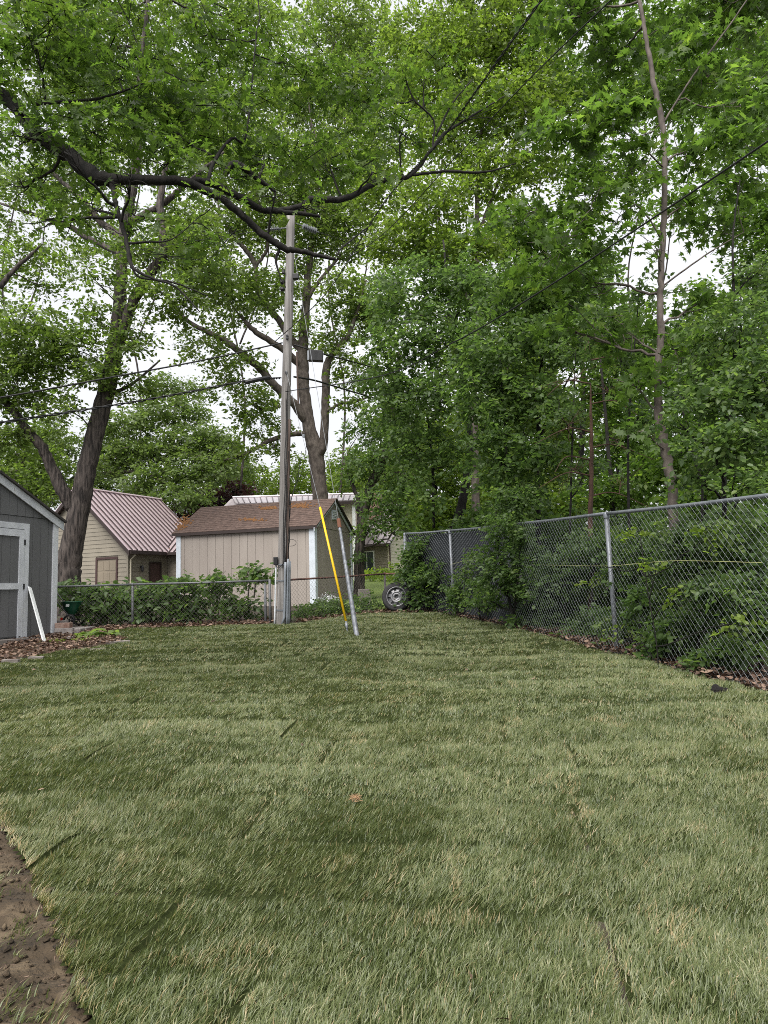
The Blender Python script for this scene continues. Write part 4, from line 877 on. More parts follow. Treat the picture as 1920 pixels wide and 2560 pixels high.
def tree(name, label, cat, limbs, blobs, lm, tmpl, size, bark, seed, cov=2.0, group=None, twigs=5, droop=.25, tb=0.0, parts=('trunk', 'crown'), sides=10, ground=True):
    global NL
    r = np.random.default_rng(seed); m = MB(); skel = []; base = None
    for i, L_ in enumerate(limbs):
        pts = np.array([[*P(px, py, Y), w / 2 * Y / F] for px, py, Y, w in L_])
        if i == 0 and ground:
            g = float(gz(pts[0][0], pts[0][1]))
            if pts[0][2] > g + .05: pts = np.vstack([[pts[0][0] - (pts[1][0] - pts[0][0]) * .3, pts[0][1], g - .15, pts[0][3] * 1.25], pts])
            base = np.array([pts[0][0], pts[0][1], g])
        s_ = spline(pts, 7); s_[:, 3] = np.maximum(s_[:, 3], .003)
        jit = r.normal(0, 1, (len(s_), 3)) * np.minimum(s_[:, 3] * .16, .011)[:, None]; s_[1:-1, :3] += jit[1:-1]
        m.tube(s_[:, :3], s_[:, 3], sides if s_[0, 3] > .04 else 6); skel.append(s_)
    if base is None: base = skel[0][0][:3]
    sk = np.concatenate(skel)
    for b in blobs:                                              # boughs reaching into each mass of leaves, with twigs
        c = P(*b[:2], b[4]); R_ = np.array([b[2] * b[4] / F, .8 * (b[2] + b[3]) / 2 * b[4] / F, b[3] * b[4] / F])
        dd = np.linalg.norm(sk[:, :3] - c - np.array([0, 0, -.3]), axis=1); j = int(dd.argmin()); p0 = sk[j, :3]; L_ = dd[j]
        r0 = min(max(.012 + .010 * L_, .012), sk[j, 3] * .6 + .004)
        if L_ > .15:
            w = wiggle(p0, c, 8, .03 * L_, r); m.tube(w, np.linspace(r0, r0 * .45, 9), 5)
        else: w = np.array([p0, c])
        for _ in range(twigs):
            e = c + r.normal(0, .55, 3) * R_; s0 = w[r.integers(max(1, len(w) // 2), len(w))]
            m.tube(wiggle(s0, e, 5, .04 * np.linalg.norm(e - s0), r), np.linspace(r0 * .4, .003, 6), 4, cap=False)
    root = thing(name, base, label, cat, group)
    m.build(parts[0], bark, root, smooth=True)
    tw = []; v, f, t = foliage(blobs, size, tmpl, r, cov, droop, tb=tb, tw=tw); NL += len(f)
    if tmpl is not T_NEEDLE and seed < 131 or seed > 150: tv_ = join(tw); NL += len(tv_[1]); put('twigs', fast_mesh('twigs', tv_[0], tv_[1]), bark, root, kind='stuff')
    put(parts[1], fast_mesh(parts[1], v, f, t), lm, root)
    return root
# 1 the near oak whose limb crosses the picture; its trunk stands left of the frame
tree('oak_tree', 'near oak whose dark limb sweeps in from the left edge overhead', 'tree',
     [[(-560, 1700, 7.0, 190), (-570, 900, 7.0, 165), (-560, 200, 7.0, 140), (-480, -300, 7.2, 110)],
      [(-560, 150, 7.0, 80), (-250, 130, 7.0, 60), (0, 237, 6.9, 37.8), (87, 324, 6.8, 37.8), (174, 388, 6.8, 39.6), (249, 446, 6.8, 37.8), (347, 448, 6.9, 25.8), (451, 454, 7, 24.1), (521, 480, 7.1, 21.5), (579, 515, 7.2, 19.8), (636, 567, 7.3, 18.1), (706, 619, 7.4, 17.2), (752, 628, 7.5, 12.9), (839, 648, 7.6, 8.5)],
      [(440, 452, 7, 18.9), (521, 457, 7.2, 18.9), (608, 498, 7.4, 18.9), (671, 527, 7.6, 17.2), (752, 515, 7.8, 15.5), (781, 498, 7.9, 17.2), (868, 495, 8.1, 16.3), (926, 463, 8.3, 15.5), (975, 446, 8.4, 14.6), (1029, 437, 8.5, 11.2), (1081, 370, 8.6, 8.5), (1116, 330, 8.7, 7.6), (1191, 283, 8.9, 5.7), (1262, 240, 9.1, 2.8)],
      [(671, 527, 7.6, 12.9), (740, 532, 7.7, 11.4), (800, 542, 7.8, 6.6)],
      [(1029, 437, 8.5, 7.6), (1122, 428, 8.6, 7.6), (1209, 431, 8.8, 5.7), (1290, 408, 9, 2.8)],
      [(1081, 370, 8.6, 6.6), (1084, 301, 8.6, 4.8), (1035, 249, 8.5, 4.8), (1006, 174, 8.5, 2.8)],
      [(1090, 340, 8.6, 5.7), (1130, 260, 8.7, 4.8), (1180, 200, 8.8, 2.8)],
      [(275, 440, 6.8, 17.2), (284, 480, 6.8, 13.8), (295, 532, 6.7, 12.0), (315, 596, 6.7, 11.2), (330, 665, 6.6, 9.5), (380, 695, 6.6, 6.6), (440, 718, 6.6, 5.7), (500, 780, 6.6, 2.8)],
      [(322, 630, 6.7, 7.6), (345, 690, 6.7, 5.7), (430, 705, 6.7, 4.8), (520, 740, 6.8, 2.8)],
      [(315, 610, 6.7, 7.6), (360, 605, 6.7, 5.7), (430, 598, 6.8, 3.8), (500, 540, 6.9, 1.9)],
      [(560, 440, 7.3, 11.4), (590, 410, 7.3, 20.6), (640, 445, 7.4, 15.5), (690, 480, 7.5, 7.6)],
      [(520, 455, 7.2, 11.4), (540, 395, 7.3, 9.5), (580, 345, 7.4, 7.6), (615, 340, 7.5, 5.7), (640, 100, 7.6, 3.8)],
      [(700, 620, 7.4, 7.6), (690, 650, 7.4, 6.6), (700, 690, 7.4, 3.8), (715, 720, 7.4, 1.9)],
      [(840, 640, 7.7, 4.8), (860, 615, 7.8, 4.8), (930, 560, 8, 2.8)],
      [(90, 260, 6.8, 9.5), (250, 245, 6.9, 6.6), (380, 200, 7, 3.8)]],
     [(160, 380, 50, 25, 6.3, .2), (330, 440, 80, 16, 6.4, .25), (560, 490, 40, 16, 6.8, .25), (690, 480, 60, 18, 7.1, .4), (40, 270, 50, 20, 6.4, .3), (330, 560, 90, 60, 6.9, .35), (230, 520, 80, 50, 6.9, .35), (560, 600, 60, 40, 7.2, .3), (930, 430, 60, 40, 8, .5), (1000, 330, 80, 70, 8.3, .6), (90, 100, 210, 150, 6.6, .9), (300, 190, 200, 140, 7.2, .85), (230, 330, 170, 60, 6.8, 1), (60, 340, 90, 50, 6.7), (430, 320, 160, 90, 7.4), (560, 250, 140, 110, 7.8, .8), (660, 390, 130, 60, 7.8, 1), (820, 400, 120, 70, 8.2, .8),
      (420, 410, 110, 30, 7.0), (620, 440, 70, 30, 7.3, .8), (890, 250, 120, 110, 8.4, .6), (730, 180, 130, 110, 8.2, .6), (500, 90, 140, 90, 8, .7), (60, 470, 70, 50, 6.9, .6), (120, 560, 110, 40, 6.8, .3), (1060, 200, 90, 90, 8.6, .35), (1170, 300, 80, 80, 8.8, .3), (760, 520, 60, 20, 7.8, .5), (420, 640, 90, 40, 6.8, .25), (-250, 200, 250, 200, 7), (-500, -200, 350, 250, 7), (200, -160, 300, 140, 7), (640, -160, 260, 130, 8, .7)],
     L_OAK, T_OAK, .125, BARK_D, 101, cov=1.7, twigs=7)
# 2 the leaning oak left
tree('oak_tree', 'forked oak with ridged bark leaning right beside the grey shed', 'tree',
     [[(168, 1440, 19.5, 64), (180, 1370, 19.5, 56), (203, 1250, 19.5, 50), (226, 1134, 19.5, 46), (258, 1010, 19.6, 44), (284, 891, 19.7, 40), (298, 787, 19.8, 34), (303, 694, 19.9, 30), (306, 620, 20, 30), (316, 545, 20, 28), (330, 480, 20, 24), (345, 380, 20, 20), (350, 200, 20, 15), (370, 0, 20, 10)],
      [(183, 1270, 19.5, 34), (156, 1225, 19.4, 33), (128, 1165, 19.3, 28), (105, 1120, 19.2, 25), (64, 1070, 19.1, 22), (29, 1022, 19, 20), (-20, 960, 19, 15), (-90, 880, 19, 8)],
      [(286, 900, 19.7, 30), (310, 820, 19.5, 27), (335, 750, 19.4, 27), (385, 672, 19.2, 27), (405, 640, 19.2, 27), (408, 590, 19.2, 24), (400, 520, 19.3, 20), (410, 440, 19.3, 15), (440, 300, 19.4, 9)],
      [(318, 560, 20, 24), (365, 535, 19.8, 18), (420, 500, 19.6, 16), (463, 463, 19.5, 13), (560, 380, 19.5, 6)],
      [(312, 600, 20, 18), (258, 560, 20.3, 18), (202, 497, 20.6, 15), (120, 420, 21, 9)],
      [(310, 640, 20, 14), (210, 590, 20.5, 15), (170, 565, 21, 13), (0, 508, 22, 6)],
      [(0, 720, 18, 14), (30, 680, 18, 12), (75, 640, 18, 9), (105, 610, 18, 4)],
      [(262, 990, 19.6, 12), (330, 960, 20, 8), (400, 900, 20.4, 4)]],
     [(60, 640, 110, 60, 19, .5), (90, 840, 120, 90, 18.6, .9), (60, 930, 110, 70, 18.8), (170, 870, 80, 70, 19, .7), (40, 1000, 80, 50, 19), (330, 620, 90, 60, 19, .5), (470, 600, 100, 70, 19.2, .8), (520, 690, 90, 60, 19.4, .8), (400, 730, 100, 60, 18.8, .7), (470, 770, 70, 50, 19.4, .5), (230, 690, 80, 40, 19, .5), (110, 720, 60, 40, 19, .35),
      (330, 830, 70, 50, 19, .5), (250, 920, 60, 60, 18.8, .6), (320, 960, 80, 40, 19.5, .7), (230, 790, 60, 50, 19, .5), (200, 530, 110, 50, 20.5, .5), (60, 470, 110, 70, 21, .5), (220, 400, 150, 90, 21.5, .7), (430, 250, 170, 120, 21, .8), (200, 180, 170, 120, 22, .7), (560, 430, 120, 90, 20.5, .6), (350, 60, 200, 100, 21, .7), (130, 20, 150, 90, 21, .6), (150, 1010, 60, 50, 18.6, .6), (20, 1090, 60, 40, 19), (-150, 800, 160, 150, 19), (330, 870, 60, 30, 18.7, .4), (600, 60, 140, 90, 21, .7)],
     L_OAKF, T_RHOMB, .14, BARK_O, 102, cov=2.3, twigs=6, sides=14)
# 3 the spreading oak behind the tan shed
tree('oak_tree', 'spreading grey trunked oak rising behind the tan shed roof', 'tree',
     [[(806, 1330, 27, 48), (801, 1248, 27, 40), (793, 1160, 27, 39), (786, 1115, 27, 40), (772, 1063, 27, 33), (760, 980, 27, 30), (757, 930, 27, 32), (758, 860, 27, 27), (764, 774, 27, 22), (770, 687, 27, 18), (785, 560, 27, 14), (800, 400, 27, 9)],
      [(790, 1140, 27, 30), (808, 1110, 26.8, 23), (814, 1005, 26.6, 21), (816, 924, 26.4, 21), (830, 885, 26.3, 14), (870, 840, 26, 12), (892, 780, 26, 9), (915, 700, 26, 5)],
      [(770, 1060, 27, 24), (735, 1010, 26.6, 22), (683, 960, 26.2, 21), (650, 920, 26, 20), (610, 888, 25.8, 18), (560, 850, 25.6, 15), (521, 831, 25.4, 13), (463, 797, 25.2, 10), (420, 740, 25, 5)],
      [(757, 920, 27, 20), (706, 872, 26.5, 17), (640, 830, 26, 14), (600, 790, 25.8, 8)],
      [(757, 880, 27, 18), (722, 840, 27, 18), (690, 790, 27, 16), (645, 730, 27, 14), (640, 690, 27, 13), (636, 658, 27, 13), (615, 625, 27, 12), (585, 590, 27, 9), (550, 530, 27, 6), (540, 450, 27, 4)],
      [(640, 665, 27, 9), (668, 620, 27, 8), (660, 560, 27, 6), (640, 480, 27, 4)],
      [(765, 1085, 27, 14), (735, 1085, 26.5, 13), (683, 1098, 26, 12), (640, 1120, 25.6, 10), (590, 1144, 25.3, 8), (560, 1150, 25, 5)],
      [(700, 1015, 26.3, 9), (660, 1025, 26, 9), (630, 1010, 25.8, 6)],
      [(815, 1030, 26.6, 8), (850, 1010, 26.4, 8), (900, 1000, 26, 6), (950, 980, 26, 4)],
      [(760, 760, 27, 12), (800, 700, 27, 9), (850, 640, 27, 6)]],
     [(540, 700, 110, 70, 25.5, .8), (470, 560, 110, 80, 26, .7), (620, 560, 100, 80, 27, .7), (760, 560, 110, 90, 27, .9), (870, 560, 90, 100, 27), (690, 720, 90, 60, 26.5, .6), (600, 770, 90, 50, 26, .6), (500, 860, 70, 50, 25.4, .5), (590, 900, 80, 40, 25.6, .5), (560, 960, 60, 50, 25.4, .45), (640, 1000, 70, 50, 25.6, .7), (650, 1060, 70, 40, 25.6, .6), (600, 1130, 60, 30, 25.2, .7), (690, 1120, 40, 30, 26, .4), (870, 740, 70, 80, 26), (840, 860, 50, 50, 26.2, .7), (890, 930, 60, 50, 26, .8), (880, 1000, 50, 30, 26, .5), (700, 430, 150, 110, 27, .8), (880, 380, 130, 130, 27.5, .8), (560, 330, 150, 110, 27, .7), (760, 230, 170, 120, 28, .8), (740, 650, 60, 50, 27, .5), (920, 800, 50, 60, 26.5), (760, 820, 40, 30, 26.6, .4), (940, 180, 130, 110, 28, .8), (860, 60, 150, 90, 28, .7)],
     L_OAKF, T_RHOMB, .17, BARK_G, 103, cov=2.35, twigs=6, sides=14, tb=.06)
# 4 tree just right of the tan shed
tree('tree', 'leaning tree with drooping leaves just right of the tan shed', 'tree',
     [[(898, 1462, 22, 28), (898, 1400, 22, 27), (903, 1330, 22, 25), (912, 1270, 22, 25), (932, 1205, 22, 26), (953, 1160, 22, 24), (975, 1090, 22, 20), (985, 1000, 22, 16), (1000, 880, 22, 10)], [(910, 1280, 22, 12), (880, 1210, 22, 9), (860, 1150, 22, 5)], [(935, 1200, 22, 12), (990, 1180, 21.6, 8), (1030, 1200, 21.3, 4)]],
     [(945, 1250, 60, 50, 21.2, .8), (990, 1290, 60, 40, 20.8, .8), (920, 1330, 35, 25, 21, .6), (930, 1150, 60, 60, 21.5), (1010, 1200, 60, 60, 21.4), (880, 1180, 40, 40, 22, .6), (895, 1400, 20, 25, 21.5, .4), (940, 1310, 40, 25, 21, .6), (1020, 1330, 30, 30, 20.6, .6), (900, 1080, 50, 40, 22, .7), (980, 1060, 70, 60, 22), (950, 960, 60, 60, 22)],
     L_DARK, T_RHOMB, .14, BARK_O, 104, cov=1.9, droop=.6, tb=.05)
# far trees behind the houses
tree('locust_tree', 'pale feathery tree behind the plum roofed garage', 'tree',
     [[(400, 1300, 46, 16), (410, 1200, 46, 14), (430, 1120, 46, 12), (440, 1000, 46, 6)], [(415, 1180, 46, 9), (330, 1130, 45, 7), (250, 1090, 45, 4)], [(420, 1150, 46, 9), (520, 1080, 45, 5)], [(412, 1200, 46, 8), (350, 1180, 44, 6), (260, 1180, 44, 4)]],
     [(310, 1060, 90, 35, 44), (420, 1030, 110, 40, 45), (480, 1100, 100, 45, 44), (360, 1130, 110, 45, 44), (500, 1170, 90, 50, 43), (390, 1200, 100, 40, 43), (270, 1150, 70, 50, 44, .8), (460, 1240, 80, 35, 42), (540, 1120, 60, 50, 44, .8), (430, 970, 90, 40, 46, .6)],
     L_FEATH, T_RHOMB, .26, BARK_G, 105, cov=3.2)
tree('purple_tree', 'dark purple leaved tree between the garage and tan shed', 'tree', [[(500, 1340, 48, 14), (500, 1260, 48, 8)]], [(520, 1255, 60, 40, 47), (590, 1225, 35, 28, 47), (470, 1280, 50, 35, 47), (440, 1300, 40, 30, 46), (570, 1255, 40, 25, 46)], L_RED, T_RHOMB, .24, BARK_D, 106, cov=2.6)
for i, (bl, lab) in enumerate((([(560, 1185, 50, 40, 62), (620, 1180, 55, 45, 62), (600, 1225, 60, 30, 60), (660, 1215, 50, 35, 60)], 'bright green tree far behind, left of the utility pole'),
                               ([(740, 1175, 45, 45, 60), (760, 1220, 50, 30, 59), (715, 1215, 40, 35, 58)], 'bright green tree far behind, right of the utility pole'),
                               ([(850, 1190, 60, 50, 58), (890, 1150, 60, 40, 60), (860, 1230, 60, 40, 57), (930, 1180, 50, 50, 58)], 'bright green tree far behind the pale house roof'))):
    c = bl[0]; tree('tree', lab, 'tree', [[(c[0], 1320, 61, 10), (c[0] + 5, c[1], 61, 6)]], bl, L_LIME, T_RHOMB, .32, BARK_G, 110 + i, cov=2.3, twigs=2)
tree('tree', 'dense green tree behind the grey shed roof', 'tree', [[(50, 1420, 27, 22), (55, 1250, 27, 18), (60, 1100, 27, 10)], [(57, 1200, 27, 8), (120, 1130, 27, 4)]],
     [(50, 1130, 100, 70, 26), (20, 1210, 80, 60, 25), (130, 1180, 60, 60, 26, .8), (110, 1080, 70, 50, 27, .9), (-80, 1150, 90, 100, 26), (90, 1240, 40, 40, 25)], L_OAKF, T_RHOMB, .16, BARK_O, 115, cov=2.0)
# ------------------------------------------------------------------ woodland along the right
WG = 'woodland trees behind the tall fence'
tree('maple_tree', 'slim grey barked maple standing behind the tall fence at right', 'tree',
     [[(1688, 1640, 9.2, 27), (1688, 1400, 9.2, 25), (1680, 1254, 9.2, 24), (1669, 1150, 9.2, 24), (1648, 1040, 9.2, 22), (1645, 959, 9.2, 19), (1651, 831, 9.2, 18), (1651, 716, 9.2, 16), (1657, 600, 9.2, 16), (1661, 405, 9.2, 14), (1654, 301, 9.2, 15), (1634, 202, 9.2, 13), (1614, 87, 9.2, 11), (1599, 0, 9.2, 10), (1570, -160, 9.2, 7)],
      [(1656, 310, 9.2, 6), (1700, 240, 9.2, 5), (1760, 150, 9.2, 5), (1840, 40, 9.2, 4), (1920, -80, 9.2, 3)],
      [(1655, 600, 9.2, 5), (1600, 520, 9.0, 4), (1500, 470, 8.8, 3)], [(1660, 420, 9.2, 5), (1560, 330, 8.8, 4), (1450, 300, 8.6, 2)], [(1650, 720, 9.2, 5), (1760, 640, 9, 4), (1860, 580, 9, 2)]],
     [(1760, 180, 150, 110, 9.6), (1520, 300, 130, 60, 8.6), (1400, 330, 90, 60, 8.8, .8), (1840, 430, 110, 100, 9, .8), (1560, 130, 120, 90, 10), (1470, 500, 120, 60, 9, .8), (1740, 360, 100, 60, 9.4, .8), (1430, 600, 100, 50, 8.8, .7), (1780, 30, 160, 80, 10), (1420, 60, 100, 80, 10, .7), (1850, 250, 80, 90, 9, .9), (1580, 420, 90, 50, 9, .7), (1500, -80, 200, 100, 10), (1850, -80, 200, 120, 10), (1730, 500, 70, 50, 9.3, .5), (1340, 690, 90, 60, 9.6, .7), (1470, 700, 70, 50, 9.4, .6), (1540, 560, 60, 35, 9, .5), (1780, 590, 70, 40, 9.6, .5), (1420, 830, 80, 50, 9.6, .5), (1560, 830, 70, 60, 9.5, .6), (1760, 760, 80, 50, 9.4, .6), (1580, 960, 70, 50, 9.2, .5), (1280, 560, 80, 60, 10, .6), (1690, 880, 50, 60, 8.9, .5), (1620, 1080, 50, 40, 9, .4), (1640, 620, 40, 30, 9, .35)],
     L_MAPLE, T_MAPLE, .12, BARK_G, 120, cov=1.5, twigs=6, droop=.3, sides=12)
tree('tree', 'tall yellow green tree topping the woodland right of the pole', 'tree',
     [[(1190, 1320, 20, 22), (1186, 970, 20, 17), (1190, 820, 20, 14), (1192, 578, 20, 13), (1196, 416, 20, 11), (1210, 250, 20, 7), (1225, 60, 20, 4)], [(1192, 590, 20, 9), (1240, 470, 20, 7), (1290, 350, 20, 4)], [(1188, 780, 20, 8), (1120, 640, 20, 6), (1090, 520, 20, 3)]],
     [(1160, 120, 150, 110, 20), (1300, 80, 120, 100, 20), (1040, 90, 100, 80, 21, .8), (1240, 260, 150, 90, 19.5), (1120, 330, 110, 80, 19.5, .8), (1330, 230, 110, 90, 20), (1100, 500, 110, 80, 19, .8), (1230, 430, 110, 70, 19.5, .8), (1000, 600, 90, 70, 19.5), (1180, 610, 110, 60, 19), (1330, 400, 80, 70, 20, .7), (1250, -60, 200, 90, 20), (960, 480, 80, 70, 20, .7), (1060, 230, 90, 80, 20.5, .7)],
     L_LIME, T_RHOMB, .145, BARK_G, 121, cov=2.6, twigs=5)
tree('tree', 'dark leafy tree with leaning trunk behind the fence corner', 'tree',
     [[(1132, 1345, 18, 28), (1139, 1320, 18, 26), (1153, 1266, 18, 24), (1168, 1186, 18, 20), (1175, 1080, 18, 15), (1160, 960, 18, 12), (1130, 820, 18, 9), (1108, 600, 18, 5)], [(1170, 1150, 18, 9), (1240, 1000, 18, 7), (1290, 860, 18, 4)], [(1085, 1320, 17.5, 8), (1080, 1150, 17.5, 7), (1065, 1000, 17.5, 5)]],
     [(1040, 720, 110, 80, 16.5), (1010, 860, 100, 90, 16.5), (1130, 830, 110, 90, 16), (1010, 990, 90, 80, 17), (1110, 980, 100, 80, 16), (1040, 1110, 90, 80, 17, .8), (1140, 1130, 70, 60, 16.4, .7), (960, 760, 60, 80, 18, .8), (1150, 700, 90, 70, 16), (1080, 1240, 50, 50, 16.8, .5), (960, 1040, 50, 50, 18, .7)],
     L_DARK, T_RHOMB, .135, BARK_D, 122, cov=2.0, group=WG, tb=.02)
tree('tree', 'dense dark green tree filling the middle of the woodland', 'tree',
     [[(1345, 1500, 14, 14), (1345, 1294, 14, 13), (1345, 1150, 14, 12), (1350, 950, 14, 9), (1370, 780, 14, 5)], [(1345, 1180, 14, 7), (1280, 1000, 14, 5), (1240, 860, 14, 3)], [(1346, 1100, 14, 6), (1430, 930, 14, 4), (1500, 800, 14, 3)]],
     [(1270, 720, 120, 80, 14), (1390, 720, 110, 80, 14), (1260, 870, 120, 90, 13.6), (1390, 860, 110, 90, 13.6), (1230, 1020, 110, 90, 13.6), (1340, 1000, 110, 80, 13.4), (1250, 1160, 90, 80, 13.4), (1340, 1130, 90, 80, 13.2, .8), (1300, 1250, 70, 60, 13, .8), (1510, 820, 80, 80, 13.4, .8), (1470, 700, 80, 60, 14, .8), (1180, 930, 60, 70, 14)],
     L_DARK, T_OVATE, .115, BARK_D, 123, cov=1.7, group=WG)
tree('spruce_tree', 'thin reddish trunked conifer with dead drooping twigs in the woodland', 'tree',
     [[(1476, 1583, 11.9, 13), (1476, 1400, 11.9, 13), (1478, 1181, 11.9, 11), (1478, 1063, 11.9, 8), (1476, 960, 11.9, 3)]] + [[(1477, y, 11.9, 4), (1477 + s * 60, y - 8, 11.7, 3), (1477 + s * w, y + 30, 11.5, 1.5)] for y, s, w in ((1240, 1, 150), (1190, -1, 130), (1120, 1, 160), (1080, -1, 140), (1010, 1, 120), (960, -1, 110), (900, 1, 90), (1150, -1, 90))],
     [(1440, 940, 80, 60, 11.8, .7), (1520, 980, 80, 60, 11.8, .7), (1420, 1060, 80, 50, 11.8, .7), (1540, 1100, 90, 60, 11.9, .7), (1470, 840, 60, 50, 11.9, .7), (1430, 1170, 80, 50, 11.9, .5), (1550, 1200, 70, 40, 11.9, .5)],
     L_CON, T_NEEDLE, .16, BARK_R, 124, cov=.55, twigs=10, droop=.5)
tree('buckthorn', 'round leaved buckthorn with thin stem at the right edge above the fence', 'tree',
     [[(1814, 1658, 8.6, 12), (1814, 1400, 8.6, 12), (1810, 1181, 8.6, 11), (1816, 1100, 8.6, 10), (1834, 980, 8.6, 9), (1836, 800, 8.6, 8), (1832, 600, 8.6, 5), (1850, 450, 8.6, 3)], [(1812, 1140, 8.6, 6), (1860, 1060, 8.4, 5), (1930, 990, 8.2, 4)], [(1836, 900, 8.6, 5), (1890, 800, 8.4, 3)]],
     [(1790, 1000, 100, 60, 8, .9), (1880, 930, 80, 60, 8), (1780, 1110, 90, 50, 7.9, .8), (1880, 1090, 80, 60, 7.8), (1870, 1210, 60, 50, 7.5, .7), (1740, 1190, 50, 40, 8.2, .6), (1850, 1330, 80, 50, 7.7, .7), (1760, 1330, 60, 50, 8, .6), (1880, 1480, 70, 60, 7.4, .6), (1780, 1470, 60, 50, 7.8, .5), (1690, 1330, 40, 50, 8.4, .5), (1850, 800, 90, 70, 8.2, .8), (1760, 870, 60, 60, 8.6, .6), (1880, 680, 60, 60, 8.6, .5), (1960, 1000, 80, 150, 8), (1700, 1060, 40, 40, 8.4, .6)],
     L_SHRUB, T_OVATE, .075, BARK_D, 125, cov=2.2, twigs=6, droop=.2, tb=.08)
# trees deep in the wood; lime leaf colour on two paints the open light
for i, (bl, lab) in enumerate((([(1080, 1180, 90, 70, 27), (1060, 1290, 70, 50, 26), (1130, 1270, 80, 50, 27), (1000, 1120, 60, 60, 28), (1160, 1080, 80, 70, 28)], 'lime leaved tree seen deep behind the fence corner'),
                               ([(1260, 1240, 100, 60, 24), (1230, 1120, 90, 70, 25), (1340, 1180, 80, 80, 25), (1390, 1060, 90, 90, 25), (1300, 960, 90, 90, 25), (1400, 1260, 90, 60, 22)], 'tree deep in the wood behind the middle thicket'),
                               ([(1520, 1230, 100, 60, 19), (1560, 1100, 90, 80, 20), (1540, 960, 90, 80, 20), (1600, 860, 70, 60, 20), (1650, 1180, 80, 70, 18), (1500, 840, 90, 70, 20)], 'tree deep in the wood left of the slim maple'),
                               ([(1750, 1240, 90, 70, 16), (1720, 1100, 80, 80, 17), (1850, 1130, 90, 110, 16), (1780, 960, 90, 80, 17), (1720, 860, 60, 60, 18, .8), (1860, 880, 90, 70, 17), (1700, 960, 60, 80, 18)], 'tree deep in the wood right of the slim maple'),
                               ([(1420, 780, 100, 80, 22), (1330, 620, 90, 70, 22), (1450, 660, 90, 70, 22), (1330, 800, 90, 80, 22), (1200, 760, 100, 80, 23), (1080, 640, 80, 70, 24)], 'tall tree crown deep in the middle of the wood'))):
    c = bl[0]; tree('tree', lab, 'tree', [[(c[0] + 20, 1400, c[4], 16), (c[0] + 10, c[1], c[4], 11), (bl[-1][0], bl[-1][1] + 40, c[4], 5)]], bl, L_LIME if i in (0, 1) else L_MAPLE, T_RHOMB, .16, BARK_D, 130 + i, cov=3.2, group=WG, twigs=3, tb=.05)
tree('tree', 'tall oak high above the right edge of the woodland', 'tree', [[(1990, 1300, 21, 40), (1960, 700, 21, 34), (1912, 197, 21, 26), (1880, 0, 21, 14)], [(1890, 260, 21, 12), (1840, 220, 20.5, 11), (1770, 190, 20, 6)]],
     [(1830, 330, 110, 80, 20), (1700, 230, 110, 80, 20.5), (1880, 130, 120, 100, 20), (1640, 100, 120, 90, 21), (1860, 540, 80, 60, 20, .6), (1560, 240, 90, 80, 21), (1600, 450, 80, 50, 21, .5), (1480, 420, 90, 60, 21), (1420, 220, 90, 90, 21), (1950, 600, 120, 200, 20)], L_MAPLE, T_RHOMB, .16, BARK_G, 140, cov=2.5, tb=.08)
for i, (bl, lab, lm_) in enumerate((([(1010, 1200, 70, 70, 34), (1060, 1100, 80, 80, 35), (1050, 1300, 80, 50, 33), (1000, 1020, 60, 70, 35, .7)], 'distant bright tree behind the fence corner', L_LIME),
        ([(1190, 1290, 110, 60, 33), (1200, 1170, 110, 80, 34), (1220, 1040, 110, 80, 34), (1180, 900, 90, 80, 35)], 'distant tree low behind the leaning dark trunk', L_LIME),
        ([(1360, 1290, 110, 60, 30), (1380, 1160, 110, 80, 31), (1360, 1030, 100, 80, 32), (1340, 900, 100, 80, 33), (1300, 560, 100, 70, 33, .8)], 'distant tree low behind the middle thicket', L_MAPLE),
        ([(1540, 1280, 110, 60, 27), (1560, 1160, 110, 80, 28), (1540, 1030, 100, 80, 28), (1560, 900, 90, 80, 29), (1500, 780, 80, 70, 29, .8), (1600, 790, 60, 50, 29, .6)], 'distant tree low left of the slim maple', L_MAPLE),
        ([(1720, 1270, 110, 60, 24), (1740, 1150, 110, 80, 25), (1720, 1020, 100, 80, 26), (1740, 900, 90, 70, 26), (1760, 800, 70, 50, 26, .6)], 'distant tree low right of the slim maple', L_MAPLE),
        ([(1890, 1260, 110, 60, 22), (1900, 1130, 110, 80, 23), (1890, 1000, 100, 80, 23), (1900, 860, 90, 80, 24), (1990, 1100, 120, 200, 23), (1890, 760, 80, 60, 24, .6)], 'distant tree low at the right edge', L_MAPLE),
        ([(150, 1240, 110, 40, 50), (240, 1200, 90, 60, 52), (60, 1200, 100, 70, 50), (330, 1235, 70, 30, 52), (280, 1120, 80, 60, 52, .7), (130, 1120, 80, 60, 50, .8), (500, 1240, 60, 40, 56), (560, 1170, 70, 60, 58, .7)], 'pale distant tree behind the garage roof', L_FEATH),
        ([(960, 1180, 60, 60, 46), (940, 1250, 60, 50, 46), (1010, 1260, 50, 50, 46), (880, 1200, 50, 40, 48, .8)], 'distant tree behind the cream house', L_LIME))):
    c = bl[0]; tree('tree', lab, 'tree', [[(c[0] + 15, 1380, c[4], 12), (c[0] + 8, c[1], c[4], 8), (bl[2][0], bl[2][1], c[4], 4)]], bl, lm_, T_RHOMB, .24, BARK_D, 240 + i, cov=2.6, group=WG if i < 6 else None, twigs=2, tb=.05)
GAPS = ((130, 740, 50, 25), (420, 830, 40, 40), (540, 1040, 70, 80), (860, 1080, 50, 60), (1620, 650, 50, 60), (1850, 640, 70, 45), (110, 580, 40, 20), (480, 900, 50, 50))
rb = np.random.default_rng(99)
